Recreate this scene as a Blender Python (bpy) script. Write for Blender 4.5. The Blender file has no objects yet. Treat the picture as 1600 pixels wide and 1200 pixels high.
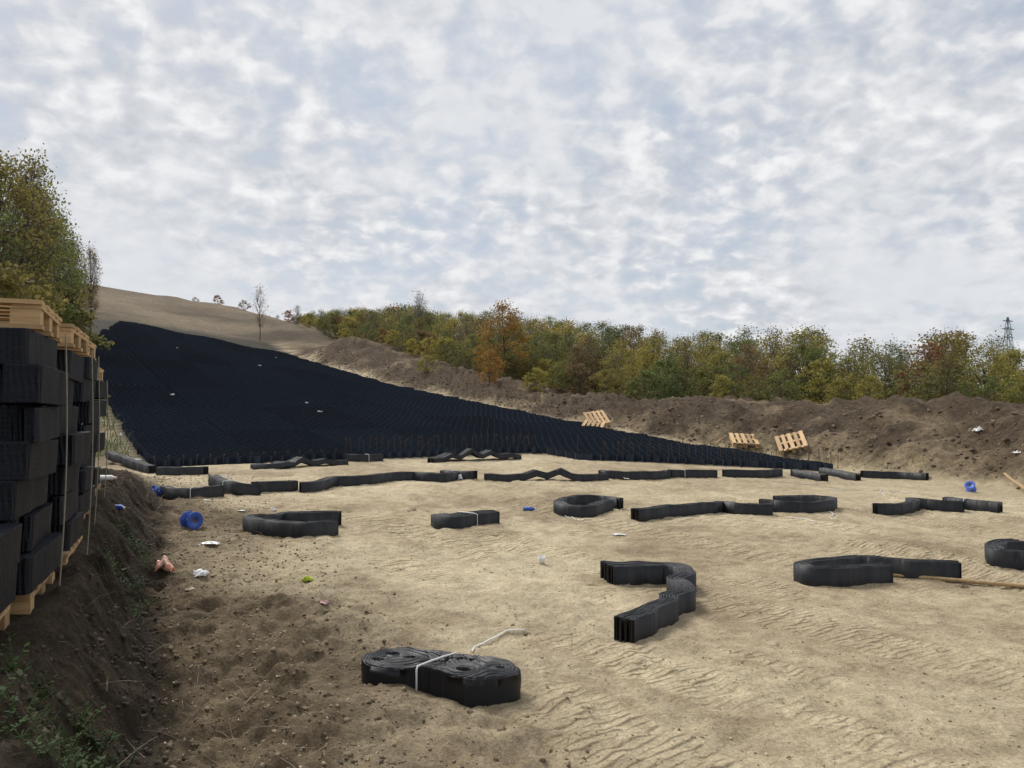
import bpy, math, random
import numpy as np
from mathutils import Vector, Matrix
R = math.radians
scene = bpy.context.scene
col = scene.collection
# ------------------------------------------------------------------ camera
F_PX = 1210.0; HOR = 650.0; CAM_Z = 1.66
cam_d = bpy.data.cameras.new('camera'); cam = bpy.data.objects.new('camera', cam_d); col.objects.link(cam)
cam_d.sensor_width = 36; cam_d.lens = 36*F_PX/1600; cam_d.clip_start = 0.05; cam_d.clip_end = 6000
cam.location = (0, 0, CAM_Z); cam.rotation_euler = (R(90)+math.atan((HOR-600)/F_PX), 0, 0)
scene.camera = cam
# ------------------------------------------------------------------ world, sun, exposure
SUN_EL, SUN_AZ = 52, -40          # azimuth: degrees clockwise from +Y (view direction)
w = bpy.data.worlds.new('World'); scene.world = w; w.use_nodes = True
nt = w.node_tree; nt.nodes.clear(); L = nt.links
def N(t, **k):
    n = nt.nodes.new(t)
    for a, b in k.items(): setattr(n, a, b)
    return n
def math_(op, a, b=None, clamp=False):
    n = N('ShaderNodeMath', operation=op, use_clamp=clamp)
    for i, v in enumerate((a, b)):
        if v is None: continue
        if isinstance(v, (int, float)): n.inputs[i].default_value = v
        else: L.new(v, n.inputs[i])
    return n.outputs[0]
def ramp_(fac, pts):
    n = N('ShaderNodeValToRGB'); e = n.color_ramp.elements
    while len(e) < len(pts): e.new(0.5)
    for i, (p, c) in enumerate(pts): e[i].position = p; e[i].color = (*c, 1) if len(c) == 3 else c
    L.new(fac, n.inputs[0]); return n.outputs[0]
def mix_(fac, a, b, t='MIX'):
    n = N('ShaderNodeMix', data_type='RGBA', blend_type=t)
    for s, v in ((n.inputs[0], fac), (n.inputs[6], a), (n.inputs[7], b)):
        if isinstance(v, (int, float)): s.default_value = v
        elif isinstance(v, tuple): s.default_value = (*v, 1)
        else: L.new(v, s)
    return n.outputs[2]
sky = N('ShaderNodeTexSky', sky_type='NISHITA', sun_disc=False, sun_elevation=R(SUN_EL), sun_rotation=R(SUN_AZ))
sky.air_density = 1.0; sky.dust_density = 1.5
tc = N('ShaderNodeTexCoord'); sep = N('ShaderNodeSeparateXYZ'); L.new(tc.outputs['Generated'], sep.inputs[0])
zz = math_('ADD', math_('MAXIMUM', sep.outputs[2], 0.0), 0.42)
u_ = math_('DIVIDE', sep.outputs[0], zz); v_ = math_('DIVIDE', sep.outputs[1], zz)
cmb = N('ShaderNodeCombineXYZ'); L.new(u_, cmb.inputs[0]); L.new(v_, cmb.inputs[1])
def noise_(vec, scale, detail=4, rough=.55, dist=0.0, dim='3D'):
    n = N('ShaderNodeTexNoise', noise_dimensions=dim); n.inputs['Scale'].default_value = scale
    n.inputs['Detail'].default_value = detail; n.inputs['Roughness'].default_value = rough; n.inputs['Distortion'].default_value = dist
    L.new(vec, n.inputs['Vector']); return n.outputs['Fac']
n_big = noise_(cmb.outputs[0], 2.0, 3, .5)
n_mid = noise_(cmb.outputs[0], 11.5, 6, .5, .3)
n_cell = noise_(cmb.outputs[0], 22, 5, .5, .3)
dens = math_('ADD', math_('ADD', math_('MULTIPLY', n_big, .75), math_('MULTIPLY', n_mid, .6)), math_('MULTIPLY', n_cell, .35))
cover = ramp_(dens, [(.60, (0, 0, 0)), (.86, (1, 1, 1))])
shade = math_('ADD', math_('MULTIPLY', n_mid, .5), math_('MULTIPLY', n_cell, .5))
cloud = ramp_(shade, [(.37, (4.45, 4.7, 5.12)), (.5, (5.6, 5.75, 6.05)), (.63, (7.3, 7.35, 7.42))])
veil = ramp_(noise_(cmb.outputs[0], 1.5, 2, .5), [(.42, (0, 0, 0)), (.6, (.85, .85, .85))])
cloud = mix_(veil, cloud, (5.95, 6.12, 6.42))
blue = mix_(.7, sky.outputs[0], (4.3, 4.75, 5.4))
skycol = mix_(cover, blue, cloud)
bg = N('ShaderNodeBackground'); bg.inputs[1].default_value = 0.1; L.new(skycol, bg.inputs[0])
wo = N('ShaderNodeOutputWorld'); L.new(bg.outputs[0], wo.inputs[0])
sun_d = bpy.data.lights.new('sun', 'SUN'); sun_d.energy = 2.6; sun_d.angle = R(24); sun_d.color = (1, .965, .91)
sun = bpy.data.objects.new('sun', sun_d); col.objects.link(sun)
sd = Vector((math.sin(R(SUN_AZ))*math.cos(R(SUN_EL)), math.cos(R(SUN_AZ))*math.cos(R(SUN_EL)), math.sin(R(SUN_EL))))
sun.rotation_euler = sd.to_track_quat('Z', 'Y').to_euler(); sun.location = (20, 10, 30)
scene.view_settings.view_transform = 'Standard'; scene.view_settings.look = 'None'
scene.view_settings.gamma = 1; scene.view_settings.exposure = 0.3
scene.view_settings.use_curve_mapping = False
scene.render.engine = 'CYCLES'
# ------------------------------------------------------------------ helpers
def tag(o, label=None, cat=None, group=None, kind=None):
    if label: o['label'] = label
    if cat: o['category'] = cat
    if group: o['group'] = group
    if kind: o['kind'] = kind
    return o
def empty(name, loc, rz=0.0, rot=None):
    o = bpy.data.objects.new(name, None); col.objects.link(o); o.location = loc
    o.rotation_euler = rot if rot else (0, 0, rz); o.empty_display_size = .1
    return o
def np_mesh(name, V, Fq, smooth=False, attrs=None):
    """quads from numpy arrays"""
    V = np.asarray(V, np.float32); Fq = np.asarray(Fq, np.int32)
    me = bpy.data.meshes.new(name); k = Fq.shape[1]
    me.vertices.add(len(V)); me.vertices.foreach_set('co', V.ravel())
    me.loops.add(Fq.size); me.loops.foreach_set('vertex_index', Fq.ravel())
    me.polygons.add(len(Fq)); me.polygons.foreach_set('loop_start', np.arange(0, Fq.size, k, dtype=np.int32))
    me.update(calc_edges=True)
    if smooth: me.polygons.foreach_set('use_smooth', np.ones(len(Fq), bool))
    for an, arr in (attrs or {}).items():
        if arr.ndim == 1:
            a = me.attributes.new(an, 'FLOAT', 'POINT'); a.data.foreach_set('value', arr.astype(np.float32))
        else:
            a = me.attributes.new(an, 'FLOAT_COLOR', 'POINT')
            a.data.foreach_set('color', np.c_[arr, np.ones(len(arr))].astype(np.float32).ravel())
    me.validate(); return me
def obj(name, me, mat, parent=None):
    o = bpy.data.objects.new(name, me); col.objects.link(o)
    if mat is not None and len(me.materials) == 0: me.materials.append(mat)
    if parent is not None: o.parent = parent
    return o
class MB:
    def __init__(s): s.v = []; s.f = []
    def add(s, V, F):
        b = len(s.v); s.v += [tuple(p) for p in V]; s.f += [tuple(i+b for i in f) for f in F]
    def box(s, c, d, M=None):
        x, y, z = (q/2 for q in d)
        P = [Vector((c[0]+a*x, c[1]+b*y, c[2]+e*z)) for a in (-1, 1) for b in (-1, 1) for e in (-1, 1)]
        if M is not None: P = [M @ p for p in P]
        s.add(P, [(0, 1, 3, 2), (4, 6, 7, 5), (0, 4, 5, 1), (2, 3, 7, 6), (0, 2, 6, 4), (1, 5, 7, 3)])
    def tube(s, pts, r, n=6, cap=True):
        pts = [Vector(p) for p in pts]; rr = r if isinstance(r, (list, tuple)) else [r]*len(pts)
        V = []; F = []; ref = Vector((0, 0, 1))
        for i, p in enumerate(pts):
            d = (pts[min(i+1, len(pts)-1)]-pts[max(i-1, 0)]).normalized()
            if abs(d.dot(ref)) > .93: ref = Vector((1, 0, 0)) if abs(d.x) < .8 else Vector((0, 1, 0))
            a = d.cross(ref).normalized(); b = d.cross(a).normalized()
            for k in range(n):
                t = 2*math.pi*k/n; V.append(p+(a*math.cos(t)+b*math.sin(t))*rr[i])
        for i in range(len(pts)-1):
            for k in range(n):
                F.append((i*n+k, i*n+(k+1) % n, (i+1)*n+(k+1) % n, (i+1)*n+k))
        if cap: F.append(tuple(range(n))[::-1]); F.append(tuple((len(pts)-1)*n+k for k in range(n)))
        s.add(V, F)
    def lathe(s, prof, n=20, M=None):
        V = []; F = []
        for r, z in prof:
            for k in range(n):
                t = 2*math.pi*k/n; p = Vector((r*math.cos(t), r*math.sin(t), z)); V.append(M @ p if M is not None else p)
        for i in range(len(prof)-1):
            for k in range(n): F.append((i*n+k, i*n+(k+1) % n, (i+1)*n+(k+1) % n, (i+1)*n+k))
        s.add(V, F)
    def mesh(s, name, smooth=False):
        me = bpy.data.meshes.new(name); me.from_pydata(s.v, [], s.f); me.update()
        if smooth:
            for p in me.polygons: p.use_smooth = True
        return me
    def build(s, name, mat, parent=None, smooth=False): return obj(name, s.mesh(name, smooth), mat, parent)
# noise
def _h(ix, iy, seed):
    n = (ix.astype(np.int64)*374761393 + iy.astype(np.int64)*668265263 + seed*982451653) & 0x7fffffff
    n = ((n ^ (n >> 13))*1274126177) & 0x7fffffff
    return ((n ^ (n >> 16)) & 0xffff)/65535.0
def vn(x, y, seed=0):
    x0 = np.floor(x); y0 = np.floor(y); fx = x-x0; fy = y-y0
    fx = fx*fx*fx*(fx*(fx*6-15)+10); fy = fy*fy*fy*(fy*(fy*6-15)+10)
    a = _h(x0, y0, seed); b = _h(x0+1, y0, seed); c = _h(x0, y0+1, seed); d = _h(x0+1, y0+1, seed)
    return (a+(b-a)*fx)*(1-fy)+(c+(d-c)*fx)*fy
def fbm(x, y, wl, octv=4, seed=0, gain=.5):
    t = 0; a = 1; tot = 0
    for o in range(octv):
        c, s = math.cos(.7*o+.3), math.sin(.7*o+.3)
        t = t+a*(vn((x*c-y*s)/wl+17.3*o, (x*s+y*c)/wl-9.1*o, seed+o)*2-1); tot += a; a *= gain; wl *= .5
    return t/tot*1.6
def sst(a, b, x):
    t = np.clip((x-a)/(b-a), 0, 1); return t*t*(3-2*t)
# ------------------------------------------------------------------ materials
def mat_begin(name):
    global nt, L
    m = bpy.data.materials.new(name); m.use_nodes = True; nt = m.node_tree; L = nt.links; nt.nodes.clear()
    b = N('ShaderNodeBsdfPrincipled'); o = N('ShaderNodeOutputMaterial'); L.new(b.outputs[0], o.inputs[0])
    return m, b, o
def bump_(h, b, strength=.4, dist=.01):
    n = N('ShaderNodeBump'); n.inputs['Strength'].default_value = strength; n.inputs['Distance'].default_value = dist
    L.new(h, n.inputs['Height']); L.new(n.outputs[0], b.inputs['Normal'])
def simple(name, c, rough=.6, var=.25, scale=12, metallic=0, bump=.0, c2=None):
    m, b, o = mat_begin(name); t = N('ShaderNodeTexCoord')
    f = noise_(t.outputs['Object'], scale, 5, .6)
    c2 = c2 or tuple(q*(1-var) for q in c)
    L.new(ramp_(f, [(.3, c2), (.7, c)]), b.inputs['Base Color'])
    b.inputs['Roughness'].default_value = rough; b.inputs['Metallic'].default_value = metallic
    if bump: bump_(noise_(t.outputs['Object'], scale*3, 4), b, bump, .01)
    return m
M = {}
# soil: colour of each soil type comes with the ground sheet, the grain from noise
m, b, o = mat_begin('soil'); M['soil'] = m
at = N('ShaderNodeAttribute', attribute_name='soilcol'); g = N('ShaderNodeNewGeometry')
f1 = noise_(g.outputs['Position'], 38, 5, .7); f2 = noise_(g.outputs['Position'], 6, 4, .6)
f3 = noise_(g.outputs['Position'], 130, 3, .65); f4 = noise_(g.outputs['Position'], 15, 4, .65)
c = mix_(1.0, at.outputs['Color'], ramp_(f1, [(.28, (.62, .60, .58)), (.5, (.98, .98, .98)), (.72, (1.28, 1.27, 1.24))]), 'MULTIPLY')
c = mix_(1.0, c, ramp_(f2, [(.3, (.76, .75, .73)), (.7, (1.16, 1.16, 1.16))]), 'MULTIPLY')
L.new(c, b.inputs['Base Color']); b.inputs['Roughness'].default_value = .95; b.inputs['Specular IOR Level'].default_value = .15
f5 = noise_(g.outputs['Position'], .85, 5, .65)
c = mix_(1.0, c, ramp_(f5, [(.3, (.84, .83, .82)), (.7, (1.12, 1.12, 1.12))]), 'MULTIPLY')
c = mix_(1.0, c, ramp_(f3, [(.3, (.72, .71, .7)), (.5, (1, 1, 1)), (.72, (1.22, 1.22, 1.2))]), 'MULTIPLY'); L.new(c, b.inputs['Base Color'])
ab = N('ShaderNodeAttribute', attribute_name='band'); dt = N('ShaderNodeVectorMath', operation='DOT_PRODUCT'); dt.inputs[1].default_value = (-.53, .848, 0)
L.new(g.outputs['Position'], dt.inputs[0]); wob = noise_(g.outputs['Position'], 2.6, 3, .6)
rb = math_('POWER', math_('ABSOLUTE', math_('SINE', math_('ADD', math_('MULTIPLY', dt.outputs['Value'], 50.0), math_('MULTIPLY', wob, .55)))), 7.0)
brk = ramp_(noise_(g.outputs['Position'], 9, 5, .75), [(.36, (0, 0, 0)), (.50, (1, 1, 1))])
rb = math_('MULTIPLY', math_('MULTIPLY', rb, ab.outputs['Fac']), brk)
c = mix_(math_('MULTIPLY', rb, .72), c, (.23, .175, .11)); L.new(c, b.inputs['Base Color'])
ar = N('ShaderNodeAttribute', attribute_name='rough'); f6 = noise_(g.outputs['Position'], 5, 8, .78)
f1b = math_('ADD', math_('ADD', f1, math_('MULTIPLY', rb, .8)), math_('MULTIPLY', math_('MULTIPLY', f6, ar.outputs['Fac']), 7.0))
c = mix_(ar.outputs['Fac'], c, mix_(1.0, c, ramp_(f6, [(.36, (.55, .54, .53)), (.5, (1, 1, 1)), (.64, (1.5, 1.48, 1.45))]), 'MULTIPLY')); L.new(c, b.inputs['Base Color'])
bump_(math_('ADD', math_('ADD', math_('MULTIPLY', f1b, 1.0), math_('MULTIPLY', f3, .4)), math_('MULTIPLY', f4, .8)), b, .75, .024)
def clodmat(name, c1, c2):
    m, b, o = mat_begin(name); g = N('ShaderNodeNewGeometry')
    c = ramp_(g.outputs['Random Per Island'], [(0, c1), (1, c2)])
    f = noise_(g.outputs['Position'], 60, 4, .7)
    L.new(mix_(1.0, c, ramp_(f, [(.3, (.6, .6, .6)), (.7, (1.2, 1.2, 1.2))]), 'MULTIPLY'), b.inputs['Base Color'])
    b.inputs['Roughness'].default_value = .95; bump_(f, b, .7, .01); return m
M['clod_dark'] = clodmat('clod_dark', (.12, .09, .058), (.30, .235, .15))
M['clod_bank'] = clodmat('clod_bank', (.04, .029, .02), (.10, .074, .049))
M['clod_berm'] = clodmat('clod_berm', (.085, .06, .04), (.24, .185, .12))
M['clod_tan'] = clodmat('clod_tan', (.27, .21, .135), (.55, .46, .32))
def stack_ribs(t):
    sp_ = N('ShaderNodeSeparateXYZ'); L.new(t.outputs['Object'], sp_.inputs[0])
    q = math_('ADD', math_('ADD', sp_.outputs[0], sp_.outputs[1]), math_('MULTIPLY', noise_(t.outputs['Object'], 4, 2), .05))
    return math_('ADD', math_('SINE', math_('MULTIPLY', q, 230.0)), math_('MULTIPLY', noise_(t.outputs['Object'], 30, 4, .6), 2.5))
def plastic(name, dust, dots=False, rough=.42, c0=(.0085, .0098, .0135), vary=False):
    m, b, o = mat_begin(name); t = N('ShaderNodeTexCoord'); at = N('ShaderNodeAttribute', attribute_name='along')
    f = noise_(t.outputs['Object'], 5, 6, .65)
    cm = N('ShaderNodeCombineXYZ'); L.new(math_('MULTIPLY', at.outputs['Fac'], 9.0), cm.inputs[0])
    band = noise_(cm.outputs[0], 1.0, 2, .6)
    k = math_('MULTIPLY', ramp_(math_('ADD', math_('MULTIPLY', f, .55), math_('MULTIPLY', band, .45)), [(.44, (0, 0, 0)), (.66, (1, 1, 1))]), dust)
    base = mix_(k, c0, (.105, .098, .088))
    if vary: base = mix_(1.0, base, ramp_(N('ShaderNodeObjectInfo').outputs['Random'], [(0, (.85, .85, .85)), (1, (1.2, 1.2, 1.2))]), 'MULTIPLY')
    if dots:
        vo = N('ShaderNodeTexVoronoi'); vo.inputs['Scale'].default_value = 42; vo.inputs['Randomness'].default_value = .12
        L.new(t.outputs['Object'], vo.inputs['Vector'])
        d = ramp_(vo.outputs['Distance'], [(.22, (.25, .25, .25)), (.34, (1, 1, 1))])
        base = mix_(1.0, base, d, 'MULTIPLY')
    L.new(base, b.inputs['Base Color'])
    L.new(ramp_(f, [(.3, (rough-.08,)*3), (.7, (rough+.16,)*3)]), b.inputs['Roughness'])
    b.inputs['Specular IOR Level'].default_value = .22 if dots else .34
    crs = math_('POWER', math_('ABSOLUTE', math_('SINE', math_('MULTIPLY', at.outputs['Fac'], 19.0))), 24.0)
    bump_(math_('ADD', noise_(t.outputs['Object'], 90, 3, .6), math_('MULTIPLY', crs, 2.5)) if not dots else stack_ribs(t), b, .35 if not dots else .7, .004)
    return m
M['hdpe'] = plastic('black_plastic', .26, False, .5); M['hdpe_stack'] = plastic('black_textured_plastic', .10, True, .55, (.006, .008, .0145))
M['hdpe_slope'] = plastic('black_cell_plastic', .10, False, .55, (.015, .024, .041), True); M['hdpe_near'] = plastic('black_plastic_coil', .08, False, .48)
M['strap'] = simple('white_strap', (.78, .77, .74), .45, .15); M['twine'] = simple('pale_twine', (.34, .31, .24), .8, .3, 40)
M['rebar'] = simple('rusty_rebar', (.115, .082, .06), .75, .5, 30, .3)
m, b, o = mat_begin('pallet_wood'); M['wood'] = m
t = N('ShaderNodeTexCoord'); mp = N('ShaderNodeMapping'); mp.inputs['Scale'].default_value = (2.5, 22, 22); L.new(t.outputs['Object'], mp.inputs[0])
g = noise_(mp.outputs[0], 2.2, 6, .65, .6); oi = N('ShaderNodeObjectInfo')
c = ramp_(g, [(.25, (.37, .225, .105)), (.5, (.55, .37, .19)), (.75, (.67, .48, .27))])
L.new(mix_(1.0, c, ramp_(oi.outputs['Random'], [(0, (.55, .52, .48)), (1, (1.05, 1.03, 1.0))]), 'MULTIPLY'), b.inputs['Base Color'])
b.inputs['Roughness'].default_value = .75; bump_(g, b, .3, .004)
M['pole'] = simple('weathered_pole', (.48, .33, .17), .8, .4, 20, bump=.3)
M['blue'] = simple('blue_plastic', (.014, .085, .50), .45, .2, 14, c2=(.06, .11, .36))
M['white'] = simple('white_paper', (.8, .79, .77), .7, .12, 14); M['white_plastic'] = simple('white_film', (.74, .75, .76), .3, .2, 9)
M['orange'] = simple('orange_bag', (.78, .17, .05), .4, .2, 16, c2=(.78, .70, .58)); M['lime'] = simple('lime_fabric', (.50, .62, .03), .7, .5, 25)
M['pink'] = simple('pink_wrapper', (.80, .74, .74), .5, .1, 22, c2=(.62, .06, .16)); M['straw'] = simple('dry_straw', (.26, .2, .12), .9, .5, 30)
M['steel'] = simple('galvanised_steel', (.22, .24, .26), .6, .2, 4, .6); M['core'] = simple('cardboard_core', (.62, .52, .38), .8, .2, 10)
M['bark'] = simple('bark', (.12, .095, .07), .9, .45, 9, bump=.5)
M['bark_pale'] = simple('grey_bark', (.17, .15, .125), .9, .4, 9, bump=.5)
def leafmat(name, c1, c2, c3):
    m, b, o = mat_begin(name); g = N('ShaderNodeNewGeometry'); oi = N('ShaderNodeObjectInfo'); t = N('ShaderNodeTexCoord')
    f = math_('ADD', math_('MULTIPLY', g.outputs['Random Per Island'], .55), math_('MULTIPLY', noise_(t.outputs['Object'], 1.1, 3, .6), .55))
    c = ramp_(f, [(.2, c1), (.5, c2), (.85, c3)])
    c = mix_(1.0, c, ramp_(oi.outputs['Random'], [(0, (.68, .72, .70)), (.5, (1, 1, 1)), (1, (1.25, 1.12, .95))]), 'MULTIPLY')
    L.new(c, b.inputs['Base Color']); b.inputs['Roughness'].default_value = .6; b.inputs['Specular IOR Level'].default_value = .25
    tr = N('ShaderNodeBsdfTranslucent'); L.new(c, tr.inputs[0]); mx = N('ShaderNodeMixShader'); mx.inputs[0].default_value = .48
    L.new(b.outputs[0], mx.inputs[1]); L.new(tr.outputs[0], mx.inputs[2]); L.new(mx.outputs[0], o.inputs[0]); return m
M['leaf_olive'] = leafmat('olive_leaves', (.095, .095, .032), (.18, .17, .056), (.28, .25, .088))
M['leaf_green'] = leafmat('green_leaves', (.065, .085, .032), (.125, .155, .052), (.20, .225, .075))
M['leaf_yellow'] = leafmat('yellow_leaves', (.165, .155, .042), (.29, .26, .066), (.41, .345, .085))
M['leaf_orange'] = leafmat('orange_leaves', (.17, .105, .03), (.29, .17, .042), (.38, .235, .06))
M['leaf_brown'] = leafmat('brown_leaves', (.09, .065, .035), (.175, .125, .06), (.26, .18, .08))
M['leaf_red'] = leafmat('russet_leaves', (.15, .05, .03), (.26, .10, .05), (.32, .17, .08))
M['weed'] = leafmat('weed_leaves', (.03, .055, .018), (.055, .10, .03), (.10, .15, .05))
# ------------------------------------------------------------------ terrain
OX, OY = -8.44, 18.0; AX = (-.53, .848); PX_ = (.848, .53)      # s runs up the slope, t across it
def st(x, y): return (x-OX)*AX[0]+(y-OY)*AX[1], (x-OX)*PX_[0]+(y-OY)*PX_[1]
def xy(s, t): return OX+s*AX[0]+t*PX_[0], OY+s*AX[1]+t*PX_[1]
zLs = ([-40, -16, -10, -6, 0, 4, 9, 20, 31, 43, 53, 65, 76, 86, 96, 130, 250, 3000], [0, 0, .2, .3, .42, .78, 1.55, 3.4, 5.5, 7.8, 9.9, 13.2, 16.0, 17.3, 16.8, 11, 3, 0])
zRs = ([-40, -10, -7, -1, 8, 24, 45, 55, 65, 76, 86, 96, 130, 250, 3000], [0, 0, .1, .6, 1.52, 3.41, 6.5, 9.0, 12.0, 14.9, 16.6, 16.2, 10, 3, 0])
def smooth_interp(q, tab):
    a = np.asarray(tab[0], float); bb = np.asarray(tab[1], float)
    return (np.interp(q-1.2, a, bb)+np.interp(q, a, bb)+np.interp(q+1.2, a, bb))/3
def bank_q(x, y): return ((-.08-.45*y)-x)*.912
def berm_q(x, y, s, t):
    a = t-16.9; c2 = x-11.3
    return np.where(y < 24, np.maximum(a, c2), a)
def terrain(x, y):
    s, t = st(x, y)
    zl = smooth_interp(s, zLs); zr = smooth_interp(s, zRs); u = np.clip(t/16.6, 0, 1)
    z = zl*(1-u)+zr*u
    z = z-np.clip(t-18, 0, 60)*.22*sst(56, 80, s)                         # hill falls away to the right
    z = z+np.clip(-t-1, 0, 14)*.26*sst(-2, 10, s)*(1-sst(70, 90, s))      # rises under the left trees
    far = sst(90, 160, np.hypot(x, y)); z = z*(1-far*sst(10, 30, t))+far*sst(10, 30, t)*1.0
    # dark bank on the left
    bq = bank_q(x, y)+.10*fbm(x, y, .7, 3, 5); bk = sst(0, .52, bq)*(1-sst(12, 17.5, y))*sst(-6, -1, y+4)
    z = z+.66*bk*(1-.35*sst(8, 13, y))
    # spoil berm on the right
    q = berm_q(x, y, s, t)+.5*fbm(x, y, 3.2, 3, 11)
    hb = np.interp(s, [-30, -4, 3, 9, 13, 18, 24, 34, 40, 43.5, 46, 50, 54], [1.95, 1.8, 1.25, .7, .55, .75, .95, 1.15, 1.4, 2.3, 1.3, .3, 0])
    prof = np.interp(q, [0, 1.0, 3.4, 4.4, 6.0, 9, 14], [0, .32, .96, 1.0, .95, .55, .45])
    bm = sst(0, .5, q)*(1-sst(50, 55, s)); z = z+hb*prof*(1-sst(49, 55, s))
    ramp = sst(-.25, .1, t)*(1-sst(16.5, 16.9, t))*sst(-.3, .1, s-front_s(t))*(1-sst(52, 56, s))
    hill = sst(50, 56, s)
    forest = sst(8, 11, q)*(1-hill)
    left = sst(.2, -.3, t) if False else (1-sst(-.6, 0, t))*sst(-3, 2, s)
    work = (1-bk)*(1-bm)*(1-ramp)*(1-hill)*(1-left)
    marg = (1-sst(.0, 2.1, -bq+.7*fbm(x, y, 1.6, 3, 15)))*(1-bk)*(1-sst(11, 17, y))          # churned soil beside the bank
    near = 1-sst(14, 30, y); coilpad = 1-sst(.55, 1.0, np.hypot((x+.45)*.9, (y-4.95)*1.2))
    # relief
    z = z+.035*fbm(x, y, 2.6, 2, 21)*work
    n1 = fbm(x, y, .34, 4, 31, .6); n2 = fbm(x, y, .11, 2, 37)
    tr, band, edge = tracks(x, y, s, t)
    patch = sst(-.25, .45, fbm(x, y, 1.7, 3, 41))
    z = z+work*near*((.014+.020*patch)*n1+.008*n2+tr*(1-.8*marg))
    z = z+marg*near*(.045*n1+.03*n2)*(1-.85*coilpad)
    z = z+bk*(.085*fbm(x, y, .45, 4, 51, .65)+.05*n2)*(1-stackpad(x, y)*.8)
    z = z+bm*sst(0, 1, q)*(.30*fbm(x, y, 2.4, 3, 61, .6)+.24*fbm(x, y, .8, 4, 67, .75))
    z = z+hill*(.26*fbm(x, y, 7, 4, 71)+.16*fbm(x, y, 1.6, 3, 73, .7)); z = z+left*.09*fbm(x, y, .8, 4, 77, .6)
    z = z+forest*.15*fbm(x, y, 4, 2, 79)
    return z, dict(bk=bk, bm=bm, ramp=ramp, hill=hill, forest=forest, left=left, marg=marg, q=q, s=s, t=t, n1=n1, tr=tr, band=band, edge=edge, work=work, patch=patch, bq=bq)
def front_s(t):
    return np.where(t < 10.6, -.05*t, -2.7-.72*(t-11.0))
def tracks(x, y, s, t):
    z = 0; band = 0; edge = 0
    rr = random.Random(5); bands = [(-2.2+.98*i+rr.uniform(-.2, .2), rr.uniform(-.06, .06), rr.uniform(.5, .62), rr.uniform(.085, .1), rr.uniform(.7, 1.1)) for i in range(21)]
    for i, (t0, ang, wd, sp, a) in enumerate(bands):
        tt = t-t0-ang*(s+10); ss = s+.02*fbm(x, y, .5, 2, 90+i)+.12*tt
        mk = sst(wd*.55, wd*.42, np.abs(tt)) if False else (1-sst(wd*.5, wd*.57, np.abs(tt)))
        br = sst(-.6, .1, fbm(x, y, 1.6, 3, 120+i))
        rib = np.abs(np.sin(math.pi*ss/sp)); rib = 1-rib**1.1
        band = np.maximum(band, mk*br); edge = np.maximum(edge, np.exp(-((np.abs(tt)-wd*.62)/.045)**2)*br); z = np.maximum(z, a*mk*br*.009*rib)+a*.008*np.exp(-((np.abs(tt)-wd*.6)/.05)**2)*br
    return z, band, edge
STK = [(-2.03, 2.93), (-2.37, 3.86), (-2.80, 4.92), (-3.49, 6.3), (-4.25, 7.9)]
SA = R(23); SC = []
for cx, cy in STK:
    SC.append((cx-(math.cos(SA)*.6+math.sin(SA)*.4), cy-(math.sin(SA)*.6-math.cos(SA)*.4)))
def stackpad(x, y):
    m = 0
    for cx, cy in SC:
        dx = x-cx; dy = y-cy; a = np.abs(dx*math.cos(SA)+dy*math.sin(SA)); b_ = np.abs(-dx*math.sin(SA)+dy*math.cos(SA))
        m = np.maximum(m, (1-sst(.6, .75, a))*(1-sst(.4, .55, b_)))
    return m
def axis(lo, hi, step, g, lim_lo, lim_hi):
    a = list(np.arange(lo, hi, step)); d = step; v = a[-1]
    while v < lim_hi: d *= g; v += d; a.append(v)
    d = step; v = lo; b_ = []
    while v > lim_lo: d *= g; v -= d; b_.append(v)
    return np.array(b_[::-1]+a)
GX = axis(-3.2, 5.4, .022, 1.032, -2500, 2500)
GY = axis(2.3, 11.0, .022, 1.0165, -60, 60); GY = GY[GY <= 130]
gy2 = []; d = GY[-1]-GY[-2]; v = GY[-1]
while v < 3200: d *= 1.09; v += d; gy2.append(v)
GY = np.concatenate([GY[GY > -58], gy2])
XX, YY = np.meshgrid(GX, GY); ZZ, ms = terrain(XX, YY)
def G(x, y):
    x = np.atleast_1d(np.asarray(x, float)); y = np.atleast_1d(np.asarray(y, float))
    i = np.clip(np.searchsorted(GX, x)-1, 0, len(GX)-2); j = np.clip(np.searchsorted(GY, y)-1, 0, len(GY)-2)
    fx = np.clip((x-GX[i])/(GX[i+1]-GX[i]), 0, 1); fy = np.clip((y-GY[j])/(GY[j+1]-GY[j]), 0, 1)
    return ZZ[j, i]*(1-fx)*(1-fy)+ZZ[j, i+1]*fx*(1-fy)+ZZ[j+1, i]*(1-fx)*fy+ZZ[j+1, i+1]*fx*fy
def g1(x, y): return float(G(x, y)[0])
def P(px, py):
    """photo pixel -> point of the ground along that direction"""
    a = (px-800)/F_PX; e = (HOR-py)/F_PX
    dd = np.concatenate([np.arange(1.8, 30, .02), np.arange(30, 140, .2)])
    h = CAM_Z+e*dd-G(a*dd, dd); k = np.argmax(h < 0) if (h < 0).any() else len(dd)-1
    return np.array([a*dd[k], dd[k]])
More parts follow.
